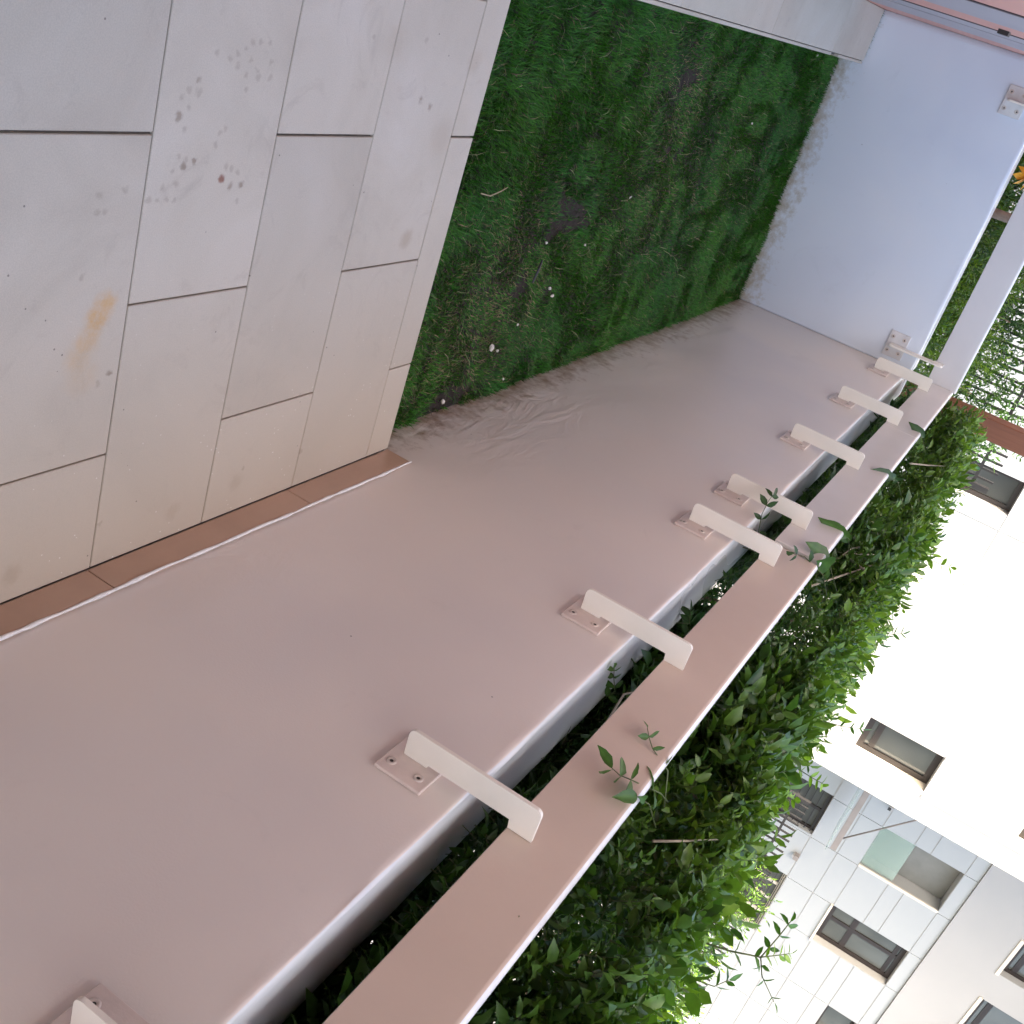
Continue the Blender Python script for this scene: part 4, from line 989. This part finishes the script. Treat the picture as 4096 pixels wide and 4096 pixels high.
# projecting block in front, with a stack of recessed windows
VS0, VS1, VY = -5.79, -2.5, -2.5
REC = (-3.645, -2.945)
wall_holes('block_wall', VS0, VS1, VY, VY + 0.30, -0.7, 9.4, [(REC[0], REC[1], 1.77, 2.835), (REC[0], REC[1], 4.08, 5.3)], 'facade_paint')
bp('block_side', VS1 - 0.30, VS1 - 0.001, VY + 0.301, 0.0, -0.7, 9.4, 'facade_paint'); bp('block_side', VS0 + 0.001, VS0 + 0.30, VY + 0.301, 0.0, -0.7, 9.4, 'facade_paint')
bp('room_back', VS0 + 0.31, VS1 - 0.31, -0.9, -0.8, -0.7, 9.3, 'room_dark')
for z0, z1 in ((1.77, 2.835), (4.08, 5.3)):
    window(REC[0] + 0.005, REC[1] - 0.04, z0 + 0.01, z1 - 0.005, VY + 0.18, 0.085, None, [(z0 + 0.20, 0.085)])
    bp('jamb', REC[1] - 0.036, REC[1] - 0.001, VY + 0.004, VY + 0.25, z0 + 0.009, z1 - 0.002, 'reveal_stone')
    bp('sill', REC[0] + 0.002, REC[1] - 0.002, VY + 0.01, VY + 0.165, z0 - 0.03, z0 + 0.008, 'facade_paint')
# slim vertical fins framing the window stack
bp('fin', REC[1] + 0.004, REC[1] + 0.05, VY - 0.02, VY - 0.001, 2.84, 9.3, 'reveal_stone')
bp('fin', REC[0] - 0.035, REC[0] - 0.004, VY - 0.016, VY - 0.001, 2.84, 9.3, 'facade_paint')
# left wing with panels and one window
WY = -2.0
WH = [(-7.39, -6.915, 0.9, 2.0)]
wall_holes('wing_wall', -18.0, VS0, WY + 0.035, WY + 0.40, -0.7, 9.4, WH, 'facade_paint')
SW = [-12.4, -11.2, -10.0, -8.7, -7.39, -6.68, VS0 - 0.01]; ZW = [-0.7, 0.9, 2.0, 2.9, 4.3, 5.6, 7.0]
for i in range(len(SW) - 1):
    for j in range(len(ZW) - 1):
        for a, b_, c, d in rects_with_holes(SW[i], SW[i + 1], ZW[j], ZW[j + 1], WH):
            if b_ - a < 0.04: continue
            bp('panel', a + 0.008, b_ - 0.008, WY + 0.021, WY + 0.0345, c + 0.004, d - 0.004, 'facade_panel')
window(-7.385, -6.92, 0.905, 1.995, WY + 0.14, 0.06)
# glass entrance canopy on its steel arm, fixed to the side of the block
cn = bp('canopy_arm', -2.49, 0.08, -0.96, -0.90, 2.285, 2.38, 'canopy_steel')
bp('canopy_glass', -2.49, 0.15, -0.97, -0.25, 2.225, 2.245, 'green_glass', cn)
mb = MB(); o_ = cn.location
mb.tube([Vector((-0.21, -0.93, 2.38 + 0.7)) - o_, Vector((-2.48, -0.93, 4.0 + 0.7)) - o_], 0.014, 6); mb.make('tie_rod', 'canopy_steel', cn, True)

# ------------------------------------------------------------------ railings and plants in front of the building
FY = -3.6
BAR = mesh('fence_bar', box_v(-0.011, 0.011, -0.011, 0.011, -1.09, 1.09), BOXF, 'grille_metal')
for fa, fb, lab in ((-12.4, -7.75, 'black metal fence of upright bars seen over the short end wall'),
                    (-2.75, 4.2, 'black metal fence of upright bars below the dark grille window of the white building')):
    fe = thing('metal_fence', P0, lab, 'fence', 'metal fences before the white building', ANG)
    for zf in (0.1, 1.42):
        mb = MB(); mb.box(fa, fb, FY - 0.012, FY + 0.012, zf + 0.7, zf + 0.735); mb.make('fence_rail', 'grille_metal', fe)
    for i in range(int((fb - fa) / 0.112)): link('fence_bar', BAR, fe, (fa + 0.06 + i * 0.112, FY + 0.024, 1.24))
    for q_ in (fa, fb - 0.06): mb = MB(); mb.box(q_, q_ + 0.06, FY - 0.06, FY - 0.013, 0, 1.62 + 0.7); mb.make('fence_post', 'grille_metal', fe)
def fpt(s, y): return (P0.x + s * math.cos(ANG) - y * math.sin(ANG), P0.y + s * math.sin(ANG) + y * math.cos(ANG))
GF = 'plants along the metal fence'
for s, dy, zc, rad, nsp, lf, tone, lab in [
    (-11.0, -0.3, 0.75, (0.75, 0.3, 0.8), 620, 0.085, (0.03, 0.75), 'dark large leaved climber on the fence, farthest to the side of the house'),
    (-9.75, -0.35, 0.70, (0.7, 0.3, 0.8), 620, 0.075, (0.04, 0.7), 'dark leafy climber on the fence, seen over the end wall handrail'),
    (-8.55, -0.3, 0.70, (0.55, 0.3, 0.8), 480, 0.07, (0.08, 0.6), 'leafy climber on the fence beside the timber post'),
    (-0.9, -0.4, 0.95, (0.75, 0.35, 0.72), 420, 0.075, (0.35, 0.3), 'olive leaved bush hiding the fence below the dark grille window'),
    (0.55, -0.45, 0.85, (0.6, 0.35, 0.62), 300, 0.085, (0.3, 0.3), 'feathery olive bush on the fence under the entrance canopy'),
    (1.9, -0.4, 0.9, (0.7, 0.35, 0.7), 380, 0.075, (0.4, 0.2), 'yellowish bush on the fence before the cream framed window'),
    (3.4, -0.4, 0.75, (0.7, 0.35, 0.6), 320, 0.07, (0.2, 0.4), 'dark bush at the end of the fence past the cream framed window')]:
    px, py = fpt(s, FY + dy)
    shrub('fence_plant', (px, py, zc), rad, nsp, lf, lab, 'bush', tone, GF, wid=0.4, ln=(0.12, 0.3))
px, py = fpt(5.4, -5.5)
pi_ = thing('gate_pier', (px, py, -0.7), 'brown masonry gate pier half hidden behind the hedge', 'pier')
v, f = bevel_box(-0.2, 0.2, -0.2, 0.2, 0, 2.18, 0.02); part('shaft', v, f, 'pier_brown', pi_)
v, f = bevel_box(-0.25, 0.25, -0.25, 0.25, 2.181, 2.25, 0.02); part('cap', v, f, 'reveal_stone', pi_)
